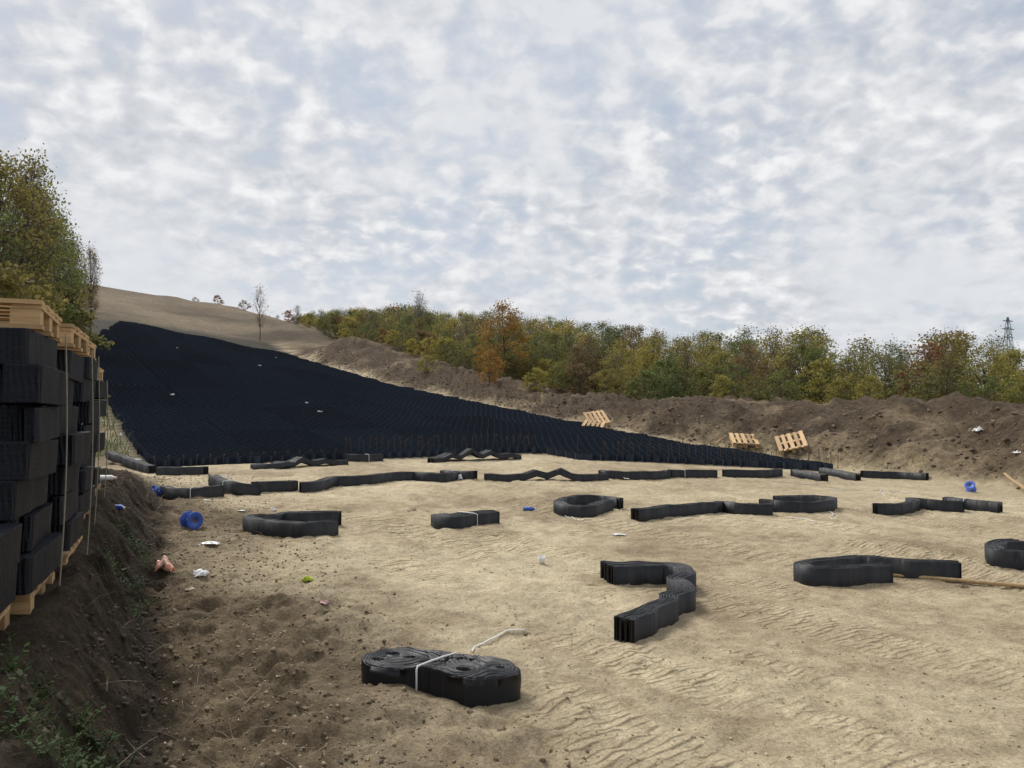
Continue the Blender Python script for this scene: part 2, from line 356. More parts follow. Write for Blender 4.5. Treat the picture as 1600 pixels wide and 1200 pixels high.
# soil colours
def lerp(c, d, k): return c*(1-k[..., None])+np.array(d)*k[..., None]
bkc = sst(-.28, .06, ms['bq'])*(1-sst(12, 17.5, YY))
C = np.zeros(XX.shape+(3,))+np.array((.525, .448, .31))
big = sst(-.5, .6, fbm(XX, YY, 3.2, 4, 201)); sm = sst(-.2, .6, fbm(XX, YY, .5, 4, 211, .6)); fine = sst(-.1, .7, ms['n1'])
stripe = sst(-.3, .5, fbm(ms['t']*1.0, ms['s']*.12, .9, 3, 221))
C = lerp(C, (.36, .285, .185), .55*(1-big)); C = lerp(C, (.56, .475, .33), .5*stripe*big); C = lerp(C, (.29, .225, .145), .42*sm*(1-.5*big))
C = lerp(C, (.22, .165, .105), np.clip(.55*sst(.3, .9, fbm(XX, YY, 1.1, 4, 231)), 0, 1))
C = lerp(C, (.62, .525, .355), .55*ms['band']*ms['work']*(.3+.7*big)); C = lerp(C, (.31, .24, .152), .55*ms['edge']*ms['work']*(.4+.6*sm))
C = lerp(C, (.15, .113, .073), np.clip(ms['marg']*1.05, 0, .95)); C = lerp(C, (.30, .235, .15), .45*ms['marg']*sm)
C = lerp(C, (.042, .032, .023), bkc*.97); C = lerp(C, (.085, .064, .044), bkc*.5*sm)
bmc = np.zeros_like(C)+np.array((.10, .073, .05)); pl = sst(.1, .7, fbm(XX, YY, 2.2, 4, 241, .6))
bmc = lerp(bmc, (.27, .21, .135), .65*pl); bmc = lerp(bmc, (.062, .046, .032), .75*sst(0, .7, fbm(XX, YY, 1.3, 4, 251, .6)))
bmc = lerp(bmc, (.36, .29, .185), .7*(1-sst(.2, 1.3, ms['q']))*sst(-.2, .4, fbm(XX, YY, 1.5, 3, 255)))
k = ms['bm']; C = C*(1-k[..., None])+bmc*k[..., None]
hc = np.zeros_like(C)+np.array((.165, .132, .094)); hc = lerp(hc, (.088, .069, .05), .85*sst(-.1, .6, fbm(ms['t']*.4, ms['s'], 4.5, 4, 261)))
hc = lerp(hc, (.25, .205, .142), .65*sst(.0, .6, fbm(ms['t']*.5, ms['s'], 6, 4, 271)))
k = ms['hill']; C = C*(1-k[..., None])+hc*k[..., None]
C = lerp(C, (.155, .115, .07), ms['left']*.8*(1-ms['hill'])); C = lerp(C, (.075, .095, .03), ms['left']*.55*sst(.0, .5, fbm(XX, YY, 1.6, 3, 281))*(1-ms['hill']))
C = lerp(C, (.07, .058, .036), ms['forest']*.9); C = lerp(C, (.05, .045, .035), ms['ramp'])
dist = np.hypot(XX, YY); C = lerp(C, (.09, .095, .045), sst(120, 170, dist))
ny, nx = XX.shape
idx = np.arange(ny*nx).reshape(ny, nx)
quads = np.stack([idx[:-1, :-1], idx[:-1, 1:], idx[1:, 1:], idx[1:, :-1]], -1)
fc = lambda a: (a[:-1, :-1]+a[1:, 1:])/2
zone = np.zeros((ny-1, nx-1), int)
zone[fc(ms['bk']) > .5] = 1; zone[fc(ms['bm']) > .5] = 2; zone[(fc(ms['hill']) > .5) & (fc(dist) < 135)] = 3; zone[(fc(ms['forest']) > .5)] = 4
V = np.stack([XX, YY, ZZ], -1).reshape(-1, 3); CC = np.clip(C, 0, 1).reshape(-1, 3); RG = np.clip(ms['bm']+bkc+.6*ms['marg']+.6*ms['hill'], 0, 1).reshape(-1); BD = (ms['band']*ms['work']*(1-.75*ms['marg'])).reshape(-1)
for zi, nm in enumerate(['ground', 'soil_bank', 'soil_berm', 'hillside', 'forest_floor']):
    q = quads[zone == zi]; ids, inv = np.unique(q, return_inverse=True)
    me = np_mesh(nm, V[ids], inv.reshape(q.shape), True, {'soilcol': CC[ids], 'band': BD[ids], 'rough': RG[ids]})
    tag(obj(nm, me, M['soil']), kind='structure')
# ------------------------------------------------------------------ expanded geocell panels on the slope
rng = np.random.default_rng(7); random.seed(7)
DS, LAM, HC = .225, .27, .18
TC = [0, 2.75, 5.35, 8.0, 10.6, 13.6, 16.65]
def t_left(s): return np.interp(s, [-20, 26, 33, 44, 54], [0, .1, .6, 2.0, 4.2])
def s_top(t): return 53.3-.62*(t-3.8)+.5*math.sin(t*1.3)
ordn = ['first', 'second', 'third', 'fourth', 'fifth', 'sixth', 'seventh', 'eighth', 'ninth', 'tenth', 'eleventh', 'twelfth', 'thirteenth', 'fourteenth']
colname = ['along the bank edge', 'one column in from the bank edge', 'two columns in from the bank edge', 'three columns in from the berm', 'one column in from the berm', 'along the foot of the berm']
colname[3] = 'two columns in from the berm'
PLEN = 5.6
for ci in range(6):
    ta, tb = TC[ci]+.012, TC[ci+1]-.012
    s0 = float(front_s(np.array((ta+tb)/2))); smin = min(float(front_s(np.array(ta))), float(front_s(np.array(tb))))
    row = 0; sa = smin
    while sa < 54:
        first_len = (s0+PLEN-smin) if row == 0 else PLEN+rng.uniform(-.3, .3)
        sb = sa+first_len; ph = rng.uniform(0, 1); hz = HC*rng.uniform(.93, 1.04); lamp = LAM*rng.uniform(.95, 1.05); lift = rng.uniform(0, .015)
        vs = []; fs = []; al = []; nb = 0; j = 0; ss = sa
        while ss < sb-.05:
            tt = np.arange(ta, tb+1e-6, lamp/6)
            sg = 1 if j % 2 == 0 else -1
            w_ = np.cos(2*np.pi*((tt-ta)/lamp+ph)); w_ = np.sign(w_)*np.abs(w_)**.7
            sl = ss+sg*w_*DS*.5+.05*np.sin(tt*1.7+ss*.3)+.06*fbm(tt, tt*0+ss*.25, 1.4, 2, 500+row)
            ok = (tt <= 16.62-.5*abs(float(fbm(np.array([ss]), np.array([3.]), 2.2, 3, 611)[0]))) & (tt >= t_left(ss)+.25*abs(float(fbm(np.array([ss]), np.array([9.]), 1.8, 3, 613)[0]))) & (ss >= front_s(tt)-.02) & (ss <= np.array([s_top(q) for q in tt]))
            if ok.sum() > 3:
                tt = tt[ok]; sl = sl[ok]; x_, y_ = xy(sl, tt); z_ = G(x_, y_); n_ = len(tt)
                top = hz+lift+.022*fbm(tt, tt*0+ss, 1.1, 3, 520+ci)
                vv = np.concatenate([np.c_[x_, y_, z_-.03], np.c_[x_, y_, z_+top]])
                i_ = np.arange(n_-1)+nb
                good = np.diff(tt) < lamp/6*1.5; i_ = i_[good]
                fs.append(np.c_[i_, i_+1, i_+1+n_, i_+n_]); vs.append(vv); al.append(np.concatenate([tt, tt])); nb += 2*n_
            ss += DS; j += 1
        if vs and sum(len(f) for f in fs) > 60:
            VV = np.concatenate(vs); org = np.array([VV[:, 0].mean(), VV[:, 1].mean(), VV[:, 2].min()])
            me = np_mesh('expanded_geocell', VV-org, np.concatenate(fs), False, {'along': np.concatenate(al)})
            o_ = obj('expanded_geocell', me, M['hdpe_slope']); o_.location = org
            lab = f'expanded black geocell {colname[ci]}, {ordn[row]} up the slope'
            tag(o_, lab, 'geocell', 'expanded geocells laid up the slope')
        sa = sb; row += 1
# ------------------------------------------------------------------ collapsed geocell bundles
def catmull(pts, step):
    p = np.array(pts, float)
    if len(p) < 3:
        n = max(2, int(np.linalg.norm(p[-1]-p[0])/step)); return p[0]+(p[-1]-p[0])*np.linspace(0, 1, n+1)[:, None]
    q = np.vstack([2*p[0]-p[1], p, 2*p[-1]-p[-2]]); out = []
    for i in range(1, len(q)-2):
        n = max(2, int(np.linalg.norm(q[i+1]-q[i])/step))
        for k in range(n):
            t = k/n; a, b_, c_, d_ = q[i-1], q[i], q[i+1], q[i+2]
            out.append(.62*(.5*((2*b_)+(-a+c_)*t+(2*a-5*b_+4*c_-d_)*t*t+(-a+3*b_-3*c_+d_)*t**3))+.38*(b_+(c_-b_)*t))
    out.append(p[-1]); return np.array(out)
def pack(path, width, n, h=.18, seed=0, zfun=None, lift=None, wprof=None, zig=.010, step=.04, flare=.0):
    """n plastic sheets standing on edge side by side along a path -> verts, quads, along"""
    r = np.random.default_rng(seed); p = catmull(path, step); d = np.gradient(p, axis=0); d /= np.linalg.norm(d, axis=1)[:, None]+1e-9
    nrm = np.c_[-d[:, 1], d[:, 0]]; sl = np.concatenate([[0], np.cumsum(np.linalg.norm(np.diff(p, axis=0), axis=1))])
    m_ = len(p); w_ = np.full(m_, width)*(1+.035*np.cos(2*np.pi*sl/.34+r.uniform(0, 6)))
    if wprof is not None: w_ = w_*np.interp(sl/sl[-1], wprof[0], wprof[1])
    w_ = w_*(1+flare*(np.exp(-sl/.15)+np.exp(-(sl[-1]-sl)/.15)))
    zb = zfun(p[:, 0], p[:, 1]) if zfun is not None else np.zeros(m_)
    if zfun is not None and m_ > 9:
        kk = np.ones(9)/9; zb = np.convolve(np.pad(zb, 4, mode='edge'), kk, mode='valid')-.012
    if lift is not None: zb = zb+np.interp(sl/sl[-1], np.linspace(0, 1, len(lift)), lift) if not callable(lift) else zb+lift(sl)
    V = []; Fq = []; A = []; base = 0
    wob = .5*zig*np.sin(2*np.pi*sl/.34+r.uniform(0, 6))
    for i in range(n):
        c0 = (i+.5)/n-.5; e = .5/n*r.uniform(.72, .96); ds_ = r.normal(0, .012)
        sh = zig*.35*np.sin(2*np.pi*sl/r.uniform(.2, .5)+r.uniform(0, 6))
        top = h+r.normal(0, .0035)+.003*np.sin(2*np.pi*sl/r.uniform(.25, .8)+r.uniform(0, 6))
        pp = p.copy(); pp[0] = pp[0]-d[0]*ds_; pp[-1] = pp[-1]+d[-1]*ds_
        for off, zt in ((c0-e, 0), (c0-e, 1), (c0+e, 1), (c0+e, 0)):
            q = pp+nrm*(off*w_+wob+(sh if abs(c0) < .5-.6/n else sh*.3))[:, None]
            V.append(np.c_[q, zb+(top if zt else 0)]); A.append(sl)
        I = base+np.arange(m_-1)
        for k in range(3): Fq.append(np.c_[I+k*m_, I+(k+1)*m_, I+(k+1)*m_+1, I+k*m_+1])
        Fq.append(np.array([[base+k*m_ for k in range(4)], [base+k*m_+m_-1 for k in (3, 2, 1, 0)]]))
        base += 4*m_
    return np.concatenate(V), np.concatenate(Fq), np.concatenate(A), p, nrm, zb, w_, sl
def strap_part(parent, p, nrm, zb, w_, fr, h, org, ext=.006, r=.006):
    i = int(fr*(len(p)-1)); a = p[i]+nrm[i]*(w_[i]/2+.012); c_ = p[i]-nrm[i]*(w_[i]/2+.012); z0 = zb[i]+.0; z1 = zb[i]+h+ext
    mid = (a+c_)/2; q = [(*a, z0), (*a, z1-.01), (*(a*.9+c_*.1), z1+.004), (*mid, z1+.006), (*(c_*.9+a*.1), z1+.004), (*c_, z1-.01), (*c_, z0)]
    mb = MB(); mb.tube([Vector(k)-Vector(org) for k in q], r, 6); mb.build('strap', M['strap'], parent)
def bundle(label, pix, width=.16, n=12, lift=None, strap=(), h=.18, seed=0, wprof=None, back=.5, zig=.014, flare=.12, mat='hdpe', cat='geocell bundle', world=None):
    pts = [P(*q) for q in pix] if world is None else [np.array(q, float) for q in world]
    if world is None: pts = [q+np.array([0, width*back]) for q in pts]
    Vv, Fq, A, p, nrm, zb, w_, sl = pack(pts, width, n, h, seed, G, lift, wprof, zig, flare=flare)
    org = np.array([p[:, 0].mean(), p[:, 1].mean(), zb.min()])
    root = empty('geocell_bundle', org); tag(root, label, 'geocell bundle', 'collapsed geocell bundles strewn on the soil')
    me = np_mesh('folded_sheets', Vv-org, Fq, False, {'along': A}); obj('folded_sheets', me, M[mat], root)
    for f in strap: strap_part(root, p, nrm, zb, w_, f, h, org)
    return root
B = bundle
B('open U-shaped black geocell bundle with rounded left bend, near the blue spool', [(522, 834), (480, 836), (430, 837), (400, 834), (389, 829), (402, 824), (440, 821), (480, 820), (530, 820)], .15, 12, seed=1)
B('short thick black geocell bundle with one white strap, alone on open soil', [(684, 821), (705, 824), (735, 822), (773, 816)], .36, 22, seed=2, strap=(.62,), back=.35, flare=-.25)
B('teardrop-shaped black geocell bundle closed on itself with a loose white strap', [(970, 794), (940, 791), (905, 790), (881, 793), (872, 799), (884, 805), (905, 808), (925, 806), (940, 800), (952, 796)], .15, 12, seed=3, back=.2)
B('long kinked black geocell bundle with a splayed blunt end, leading to a hairpin-shaped one', [(992, 814), (1012, 812), (1032, 809), (1042, 806), (1068, 806), (1088, 803), (1120, 800), (1130, 799), (1150, 802), (1205, 804)], .17, 12, seed=4, flare=.25)
B('narrow hairpin black geocell bundle behind the end of the long kinked one', [(1188, 795), (1225, 799), (1265, 800), (1290, 797), (1299, 793), (1285, 790), (1250, 789), (1207, 790)], .16, 12, seed=5, back=.2)
B('Z-shaped black geocell bundle beside a strapped straight one', [(1365, 802), (1390, 803), (1412, 801), (1427, 797), (1420, 792), (1440, 794), (1470, 797), (1500, 798)], .16, 12, seed=6, back=.2)
B('straight black geocell bundle with white strap behind the Z-shaped bundle', [(1477, 791), (1510, 796), (1564, 800)], .17, 12, seed=7, strap=(.45,))
B('large bent black geocell bundle with a looped end, wooden pole lying against it', [(1383, 908), (1340, 911), (1300, 913), (1267, 912), (1250, 908), (1256, 902), (1290, 898), (1340, 894), (1385, 897), (1430, 901), (1494, 905)], .16, 14, seed=8, back=.3)
B('curled black geocell bundle with splayed sheets opening toward the work area edge', [(1590, 866), (1560, 869), (1550, 876), (1558, 883), (1582, 887), (1640, 890)], .17, 13, seed=9, back=.3, flare=.3)
B('hook-shaped black geocell bundle with zigzag tail and fanned end', [(948, 907), (1000, 906), (1040, 905), (1066, 911), (1070, 921), (1052, 930), (1070, 941), (1064, 952), (1040, 957), (1045, 966), (1024, 973), (1010, 983), (973, 1000)], .15, 16, seed=10, back=.0,
  wprof=([0, .12, .3, .4, .8, 1], [2.1, 1.7, 1.1, 1.0, 1.0, 1.05]), zig=.02, flare=.05)
B('longest snaking black geocell bundle, in the second row from the slope', [(468, 769), (486, 768), (506, 764), (525, 759), (577, 756), (610, 752), (646, 750), (670, 752), (696, 753), (714, 749)], .18, 12, seed=11)
B('short strapped black geocell bundle touching the far end of the longest snaking one', [(692, 747), (715, 749), (742, 749)], .17, 10, seed=12, strap=(.45,))
B('short black geocell bundle with white strap beside the blue spools', [(258, 776), (300, 777), (346, 775)], .17, 10, seed=13, strap=(.64,))
B('tilted black geocell bundle with white strap lying over its neighbour', [(332, 768), (366, 772), (402, 773)], .17, 10, seed=14, strap=(.5,), lift=[.10, .04, 0])
B('straight unstrapped black geocell bundle next to the tilted one', [(396, 769), (425, 768), (463, 766)], .17, 10, seed=15)
B('black geocell bundle sliding off the soil mound beside the pallet stacks', [(170, 724), (200, 730), (237, 740)], .16, 10, seed=16, lift=[.12, .04, 0])
B('straight black geocell bundle against the front corner of the covered slope', [(246, 742), (285, 742), (322, 741)], .17, 10, seed=17)
hump = lambda k, a, off=0: (lambda sl: a*np.clip(np.sin(sl*k+off), -.12, 1)**1+.0)
B('wavy sagging black geocell bundle in front of the bank-side slope panels', [(395, 732), (425, 732), (455, 730), (490, 728), (541, 726)], .30, 14, seed=18, lift=[0, 0, .02, .07, .0, .12, .01, .06, 0, 0], h=.12, flare=-.2)
B('short black geocell bundle with white strap against the staked slope edge', [(539, 720), (566, 721), (595, 720)], .22, 11, seed=19, strap=(.62,))
B('humped heap of black geocell lying rumpled below the steel stakes', [(672, 724), (700, 721), (730, 720), (770, 719), (812, 718)], .46, 18, seed=20, lift=[0, .02, .1, .03, .22, .05, .16, .02, .05, 0], h=.12, flare=-.3)
B('long black geocell bundle with two arched humps in its middle', [(758, 751), (800, 751), (850, 750), (900, 751), (945, 750)], .22, 12, seed=21, lift=[0, 0, 0, .02, .10, .02, .14, .02, .0, 0, 0], h=.14)
B('black geocell bundle with loose white straps trailing off it', [(937, 746), (965, 748), (1018, 749), (1043, 747)], .20, 11, seed=22)
B('black geocell bundle with tight white strap in the row below the right stakes', [(1045, 746), (1082, 746), (1119, 746)], .19, 11, seed=23, strap=(.32,))
B('unstrapped black geocell bundle in the row below the right stakes', [(1131, 745), (1180, 746), (1218, 744)], .19, 11, seed=24)
B('slanted short black geocell bundle pointing away from the slope edge', [(1239, 744), (1264, 748), (1289, 752)], .19, 11, seed=25)
B('slanted black geocell bundle ending beside the last slope panel', [(1284, 741), (1312, 746), (1341, 751)], .17, 10, seed=26)
B('straight black geocell bundle reaching from the slope to the spoil berm', [(1346, 746), (1400, 748), (1450, 750)], .17, 10, seed=27)
# near coil: sheets wound round several eyes (Cassini-like windings)
def near_coil():
    c0 = P(575, 1066); c1 = P(795, 1100); c = (c0+c1)/2+np.array([.0, .20]); ax = (c1-c0); ln = np.linalg.norm(ax); ax /= ln; pr = np.array([-ax[1], ax[0]])
    eyes = np.array([(-.36, .10, .030), (-.40, -.03, .026), (-.22, .06, .034), (.20, -.09, .034), (.40, .03, .018)])
    half = ln*.5+.06; sc = half/.52
    def phi(x, y):
        v = 0
        for ex, ey, er in eyes: v = v+np.log(np.hypot(x-ex, y-ey)+.012)
        return v/len(eyes)
    nth, nr = 420, 120; th = np.linspace(0, 2*np.pi, nth, endpoint=False)
    Rr = np.zeros(nth)
    for i, a in enumerate(th):
        # outline: two lobes and a waist
        best = 0
        for r_ in np.arange(.02, .75, .002):
            x_, y_ = r_*math.cos(a), r_*math.sin(a)
            f = math.exp(-(((x_+.29)/.25)**2+((y_-.03)/.20)**2)*1.0)+math.exp(-(((x_-.27)/.27)**2+((y_+.02)/.19)**2))+.30*math.exp(-((x_/.30)**2+((y_-.06)/.15)**2))
            if f > .40: best = r_
        Rr[i] = best
    Rr = (Rr+np.roll(Rr, 1)+np.roll(Rr, -1)+np.roll(Rr, 2)+np.roll(Rr, -2))/5
    rr = np.linspace(0.0, 1, nr); RX = np.outer(rr, Rr*np.cos(th)); RY = np.outer(rr, Rr*np.sin(th))
    ph = phi(RX, RY); wv = ph*13+.9*fbm(RX, RY, .3, 2, 5)
    rid = np.abs(np.sin(np.pi*wv)); fin = np.abs(np.sin(np.pi*wv*2.7+.4))
    dep = 0
    for ex, ey, er in eyes: dep = np.maximum(dep, 1-sst(er*.75, er*1.25, np.hypot((RX-ex)*.8, (RY-ey)*1.2)))
    slit = 1-sst(.0, .012, np.abs(RY-.10*np.sin(RX*7+.5)-.01)+.02*(np.abs(RX) > .2)); slit = slit*(np.abs(RX) < .22)
    H = .185+.006*fbm(RX, RY, .2, 2, 9)
    Zt = H-.010*(1-rid)**1.5-.005*(1-fin)**2-.13*dep-.05*slit+.010*fbm(RX, RY, .16, 2, 19)
    Zt = Zt-.012*sst(.97, 1.0, np.repeat(rr[:, None], nth, 1))
    V = np.stack([RX*sc, RY*sc, Zt], -1).reshape(-1, 3)
    sides = []
    for k, zf in enumerate((.93, .66, .33, -.12)):
        bul = 1+.006*math.sin(k*2.0)+.006*np.sin(th*9+k)
        sides.append(np.stack([Rr*np.cos(th)*sc*bul, Rr*np.sin(th)*sc*bul, np.full(nth, .18*zf)], -1))
    V = np.concatenate([V]+sides); I = np.arange(nth); J = (I+1) % nth; Fq = []
    for r_ in range(nr+3): Fq.append(np.c_[r_*nth+I, r_*nth+J, (r_+1)*nth+J, (r_+1)*nth+I])
    A = np.concatenate([np.tile(th*.4, nr+4)])
    me = np_mesh('wound_sheets', V, np.concatenate(Fq)[:, ::-1], False, {'along': A})
    gz = min(g1(c[0]+dx*ax[0]*.4, c[1]+dx*ax[1]*.4) for dx in (-1, 0, 1))
    root = empty('geocell_bundle', (c[0], c[1], gz-.005), math.atan2(ax[1], ax[0]))
    tag(root, 'thick coiled black geocell bundle with swirling layers and one white strap', 'geocell bundle', 'collapsed geocell bundles strewn on the soil')
    obj('wound_sheets', me, M['hdpe_near'], root)
    ix = -.06*sc
    def edge(a):
        i = int(round((a % (2*math.pi))/(2*math.pi)*nth)) % nth; return Rr[i]*sc*math.cos(th[i]), Rr[i]*sc*math.sin(th[i])
    fx, fy = edge(math.atan2(-.2, -.12)); bx_, by_ = edge(math.atan2(.2, .06))
    mb = MB(); q = [(fx*1.015, fy*1.02-.004, -.01), (fx*1.015, fy*1.02-.004, .172), (fx*.985, fy*.97, .19), ((fx*2+bx_)/3, (fy*2+by_)/3, .194), ((fx+bx_*2)/3, (fy+by_*2)/3, .194), (bx_*.98, by_*.97, .19), (bx_*1.01, by_*1.02, .165), (bx_*1.01, by_*1.02, .0)]
    mb.tube(q, .0062, 8); mb.build('strap', M['strap'], root, True)
near_coil()
# ------------------------------------------------------------------ pallets and stacks on the bank
def pallet(label, M4, group=None):
    root = bpy.data.objects.new('wooden_pallet', None); col.objects.link(root); root.matrix_world = M4; root.empty_display_size = .1
    tag(root, label, 'pallet', group)
    r = random.Random(label)
    def bd(nm, c, d):
        mb = MB(); mb.box((0, 0, 0), d); o_ = mb.build(nm, M['wood'], root); o_.location = (c[0]+r.uniform(-.004, .004), c[1], c[2]); o_.rotation_euler = (0, 0, r.uniform(-.008, .008))
    for i in range(5): bd('deck_board', (0, -.3575+i*.17875, .133), (1.2, .1 if i % 2 else .12, .022))
    for x_ in (-.5275, 0, .5275):
        bd('cross_board', (x_, 0, .111), (.13, .8, .022))
        for y_ in (-.34, 0, .34): bd('block', (x_, y_, .061), (.13, .11, .078))
    for y_ in (-.35, 0, .35): bd('base_board', (0, y_, .011), (1.2, .1, .022))
    return root
def stack_variant(seed):
    """five folded limbs side by side, their blunt folded ends uneven"""
    r = random.Random(seed); nl = 5; sp = 1.18/nl; mb = MB()
    ws = [r.choice([.06, .08, .16, .2, .24]) for _ in range(9)]; ws = [q*1.18/sum(ws) for q in ws]; xa = -.59
    for i in range(9):
        w0 = ws[i]*.985; x0 = xa+ws[i]/2; xa += ws[i]; a = -.40-r.uniform(-.09, .08); b_ = .40+r.uniform(-.09, .08); rc = min(w0*.45, r.uniform(.015, .05)); out = []
        for cx_, cy_, a0 in ((x0+w0/2-rc, b_-rc, 0), (x0-w0/2+rc, b_-rc, 90), (x0-w0/2+rc, a+rc, 180), (x0+w0/2-rc, a+rc, 270)):
            for k in range(4): out.append((cx_+rc*math.cos(R(a0+k*30))+r.uniform(-.003, .003), cy_+rc*math.sin(R(a0+k*30))+r.uniform(-.006, .006)))
        ys = np.linspace(0, 1, 5)[1:-1]
        dense = []
        for k in range(len(out)):
            p, q = out[k], out[(k+1) % len(out)]; dense.append(p)
            if math.hypot(p[0]-q[0], p[1]-q[1]) > .3:
                for f in (.2, .4, .6, .8): dense.append((p[0]+(q[0]-p[0])*f+r.uniform(-.008, .008), p[1]+(q[1]-p[1])*f))
        n = len(dense); ht = .186+r.uniform(-.014, .004); sk = r.uniform(-.05, .05); V = []
        for z_, g_ in ((0, .0), (.006, .003), (.09, .0), (ht-.006, .003), (ht, -.004)):
            V += [(x0+(p[0]-x0)*(1+g_*2)+sk*z_, p[1]*(1+g_), z_) for p in dense]
        F_ = [(k_*n+k, k_*n+(k+1) % n, (k_+1)*n+(k+1) % n, (k_+1)*n+k) for k_ in range(4) for k in range(n)]
        F_ += [tuple(4*n+k for k in range(n)), tuple(range(n))[::-1]]; mb.add(V, F_)
    return mb.mesh('folded_layers')
variants = [stack_variant(300+i) for i in range(4)]
stackdesc = ['low stack without a top pallet', 'tall stack farthest from the soil mound', 'second tall stack from the soil mound', 'first tall stack from the soil mound', 'shorter stack beside the soil mound']
nlay = [2, 7, 7, 7, 6]; r = random.Random(3)
for si, (cx, cy) in enumerate(SC):
    pts = [(cx+a*math.cos(SA)*.55-b_*math.sin(SA)*.36, cy+a*math.sin(SA)*.55+b_*math.cos(SA)*.36) for a in (-1, 0, 1) for b_ in (-1, 0, 1)]
    zb = float(np.percentile([g1(*q) for q in pts], 70))-[.03, .06, .10, .09, .08][si]
    lean = r.uniform(-.01, .012)
    pallet(f'wooden pallet under the {stackdesc[si]}', Matrix.Translation((cx, cy, zb)) @ Matrix.Rotation(SA, 4, 'Z'), 'pallets of the geocell stacks')
    z = zb+.144; zs = z
    for k in range(nlay[si]):
        dx, dy = r.uniform(-.05, .06), r.uniform(-.08, .05)
        if si == 0: dx += .02
        root = empty('stacked_geocell', (cx+dx*math.cos(SA)-dy*math.sin(SA), cy+dx*math.sin(SA)+dy*math.cos(SA), z), SA+r.uniform(-.035, .035)+(math.pi if r.random() < .5 else 0))
        tag(root, f'folded black geocell bundle, {ordn[k]} layer up in the {stackdesc[si]}', 'geocell bundle', 'geocell bundles stacked on pallets')
        root.rotation_euler[0] = r.uniform(-.018, .018); root.rotation_euler[1] = r.uniform(-.014, .014)
        obj('folded_layers', variants[r.randrange(4)], M['hdpe_stack'], root)
        if r.random() < .6:
            sg = 1 if abs(root.rotation_euler.z-SA) < 1 else -1; x_ = sg*(.59-.236*r.choice([.5, .5, 1.5])); y0 = -sg*.46
            mb = MB(); w2 = r.uniform(.02, .07)
            mb.tube([(x_-w2, y0+sg*.03, .188), (x_-w2*.6, y0-sg*.02, .17), (x_, y0-sg*.045, .09), (x_+w2*.3, y0-sg*.035, .02), (x_+w2*.4, y0+sg*.02, -.0)], .003, 6); mb.build('strap', M['strap'], root)
        z += .1862
    if si > 0:
        pallet(f'wooden pallet lying on top of the {stackdesc[si]}', Matrix.Translation((cx+.02, cy-.02, z)) @ Matrix.Rotation(SA+r.uniform(-.03, .03), 4, 'Z'), 'pallets of the geocell stacks')
        for k, (lx, ly, sl_) in enumerate([(.30, -.475, .10), (.665, .05, -.04)]):
            mb = MB(); q = []
            for i in range(9):
                f = i/8; x_ = lx-(sl_*f if k == 0 else 0); y_ = ly+(sl_*f if k == 1 else 0); bw = .02*math.sin(f*3.1)
                q.append((x_+(bw if k else 0), y_-(0 if k else bw), (z+.02)*(1-f)+(zb+.02)*f-zb))
            mb.tube(q, .0095 if (si == 1 and k == 0) else .0045, 6)
            o_ = mb.build('packing_twine', M['twine']); o_.location = (cx, cy, zb); o_.rotation_euler = (0, 0, SA)
            tag(o_, f'pale twine down the {"front" if k == 0 else "work side"} of the {stackdesc[si]}', 'twine', 'twine round the stacks')
# pallets thrown against the berm
def lean_pallet(label, px, py, rx, rz, ry=0, dz=0.0, dy=.25):
    p = P(px, py); x_, y_ = p[0]*(1+dy/p[1]), p[1]+dy
    pallet(label, Matrix.Translation((x_, y_, g1(x_, y_)+dz)) @ Matrix.Rotation(rz, 4, 'Z') @ Matrix.Rotation(ry, 4, 'Y') @ Matrix.Rotation(rx, 4, 'X'), 'pallets thrown against the berm')
lean_pallet('wooden pallet tipped up steeply against the dirt berm', 1236, 713, R(-14), R(78), R(-20), .12, .42)
lean_pallet('wooden pallet lying almost flat at the foot of the berm', 1161, 704, R(3), R(80), R(-14), .10)
lean_pallet('lower of two pallets piled at the top end of the berm foot', 928, 672, R(4), R(75), R(-14), .10)
lean_pallet('upper of two pallets piled at the top end of the berm foot', 932, 670, R(-8), R(100), R(-24), .30)
# ------------------------------------------------------------------ steel stakes
def stake_mesh(hh, hook):
    mb = MB(); q = [(0, 0, -.1), (0, 0, hh-.03)]
    if hook: q += [(.008, 0, hh), (.03, 0, hh+.012), (.052, 0, hh-.005), (.055, 0, hh-.05)]
    mb.tube(q, .0085, 5); return mb.mesh('steel_stake')
stk_m = [stake_mesh(.48, True), stake_mesh(.40, True), stake_mesh(.55, False), stake_mesh(.30, True)]
def stake(s, t, label, group, vi=None, extra=0.0):
    x_, y_ = xy(s, t); o_ = obj('steel_stake', stk_m[r.randrange(3) if vi is None else vi], M['rebar'])
    o_.location = (x_, y_, g1(x_, y_)+.02+extra); o_.rotation_euler = (r.uniform(-.09, .09), r.uniform(-.09, .09), r.uniform(0, 6.28)); tag(o_, label, 'stake', group)
for k in range(36): stake(float(front_s(np.array(4.8+k*.17)))+.35+r.uniform(-.06, .06), 4.8+k*.17, 'rusty hooked steel stake in the bank-side row at the slope edge', 'steel stakes in the bank-side row', None, .04)
for k in range(44): stake(float(front_s(np.array(11.3+k*.122)))+.25+r.uniform(-.05, .12), 11.3+k*.122, 'rusty hooked steel stake in the berm-side row at the slope edge', 'steel stakes in the berm-side row', None, r.choice([0, 0, 0, .12]))
for k in range(15): stake(.05, .15+k*.31, 'short steel stake holding the bank-side front corner of the slope cover', 'short stakes at the slope corner', 3, -.06)
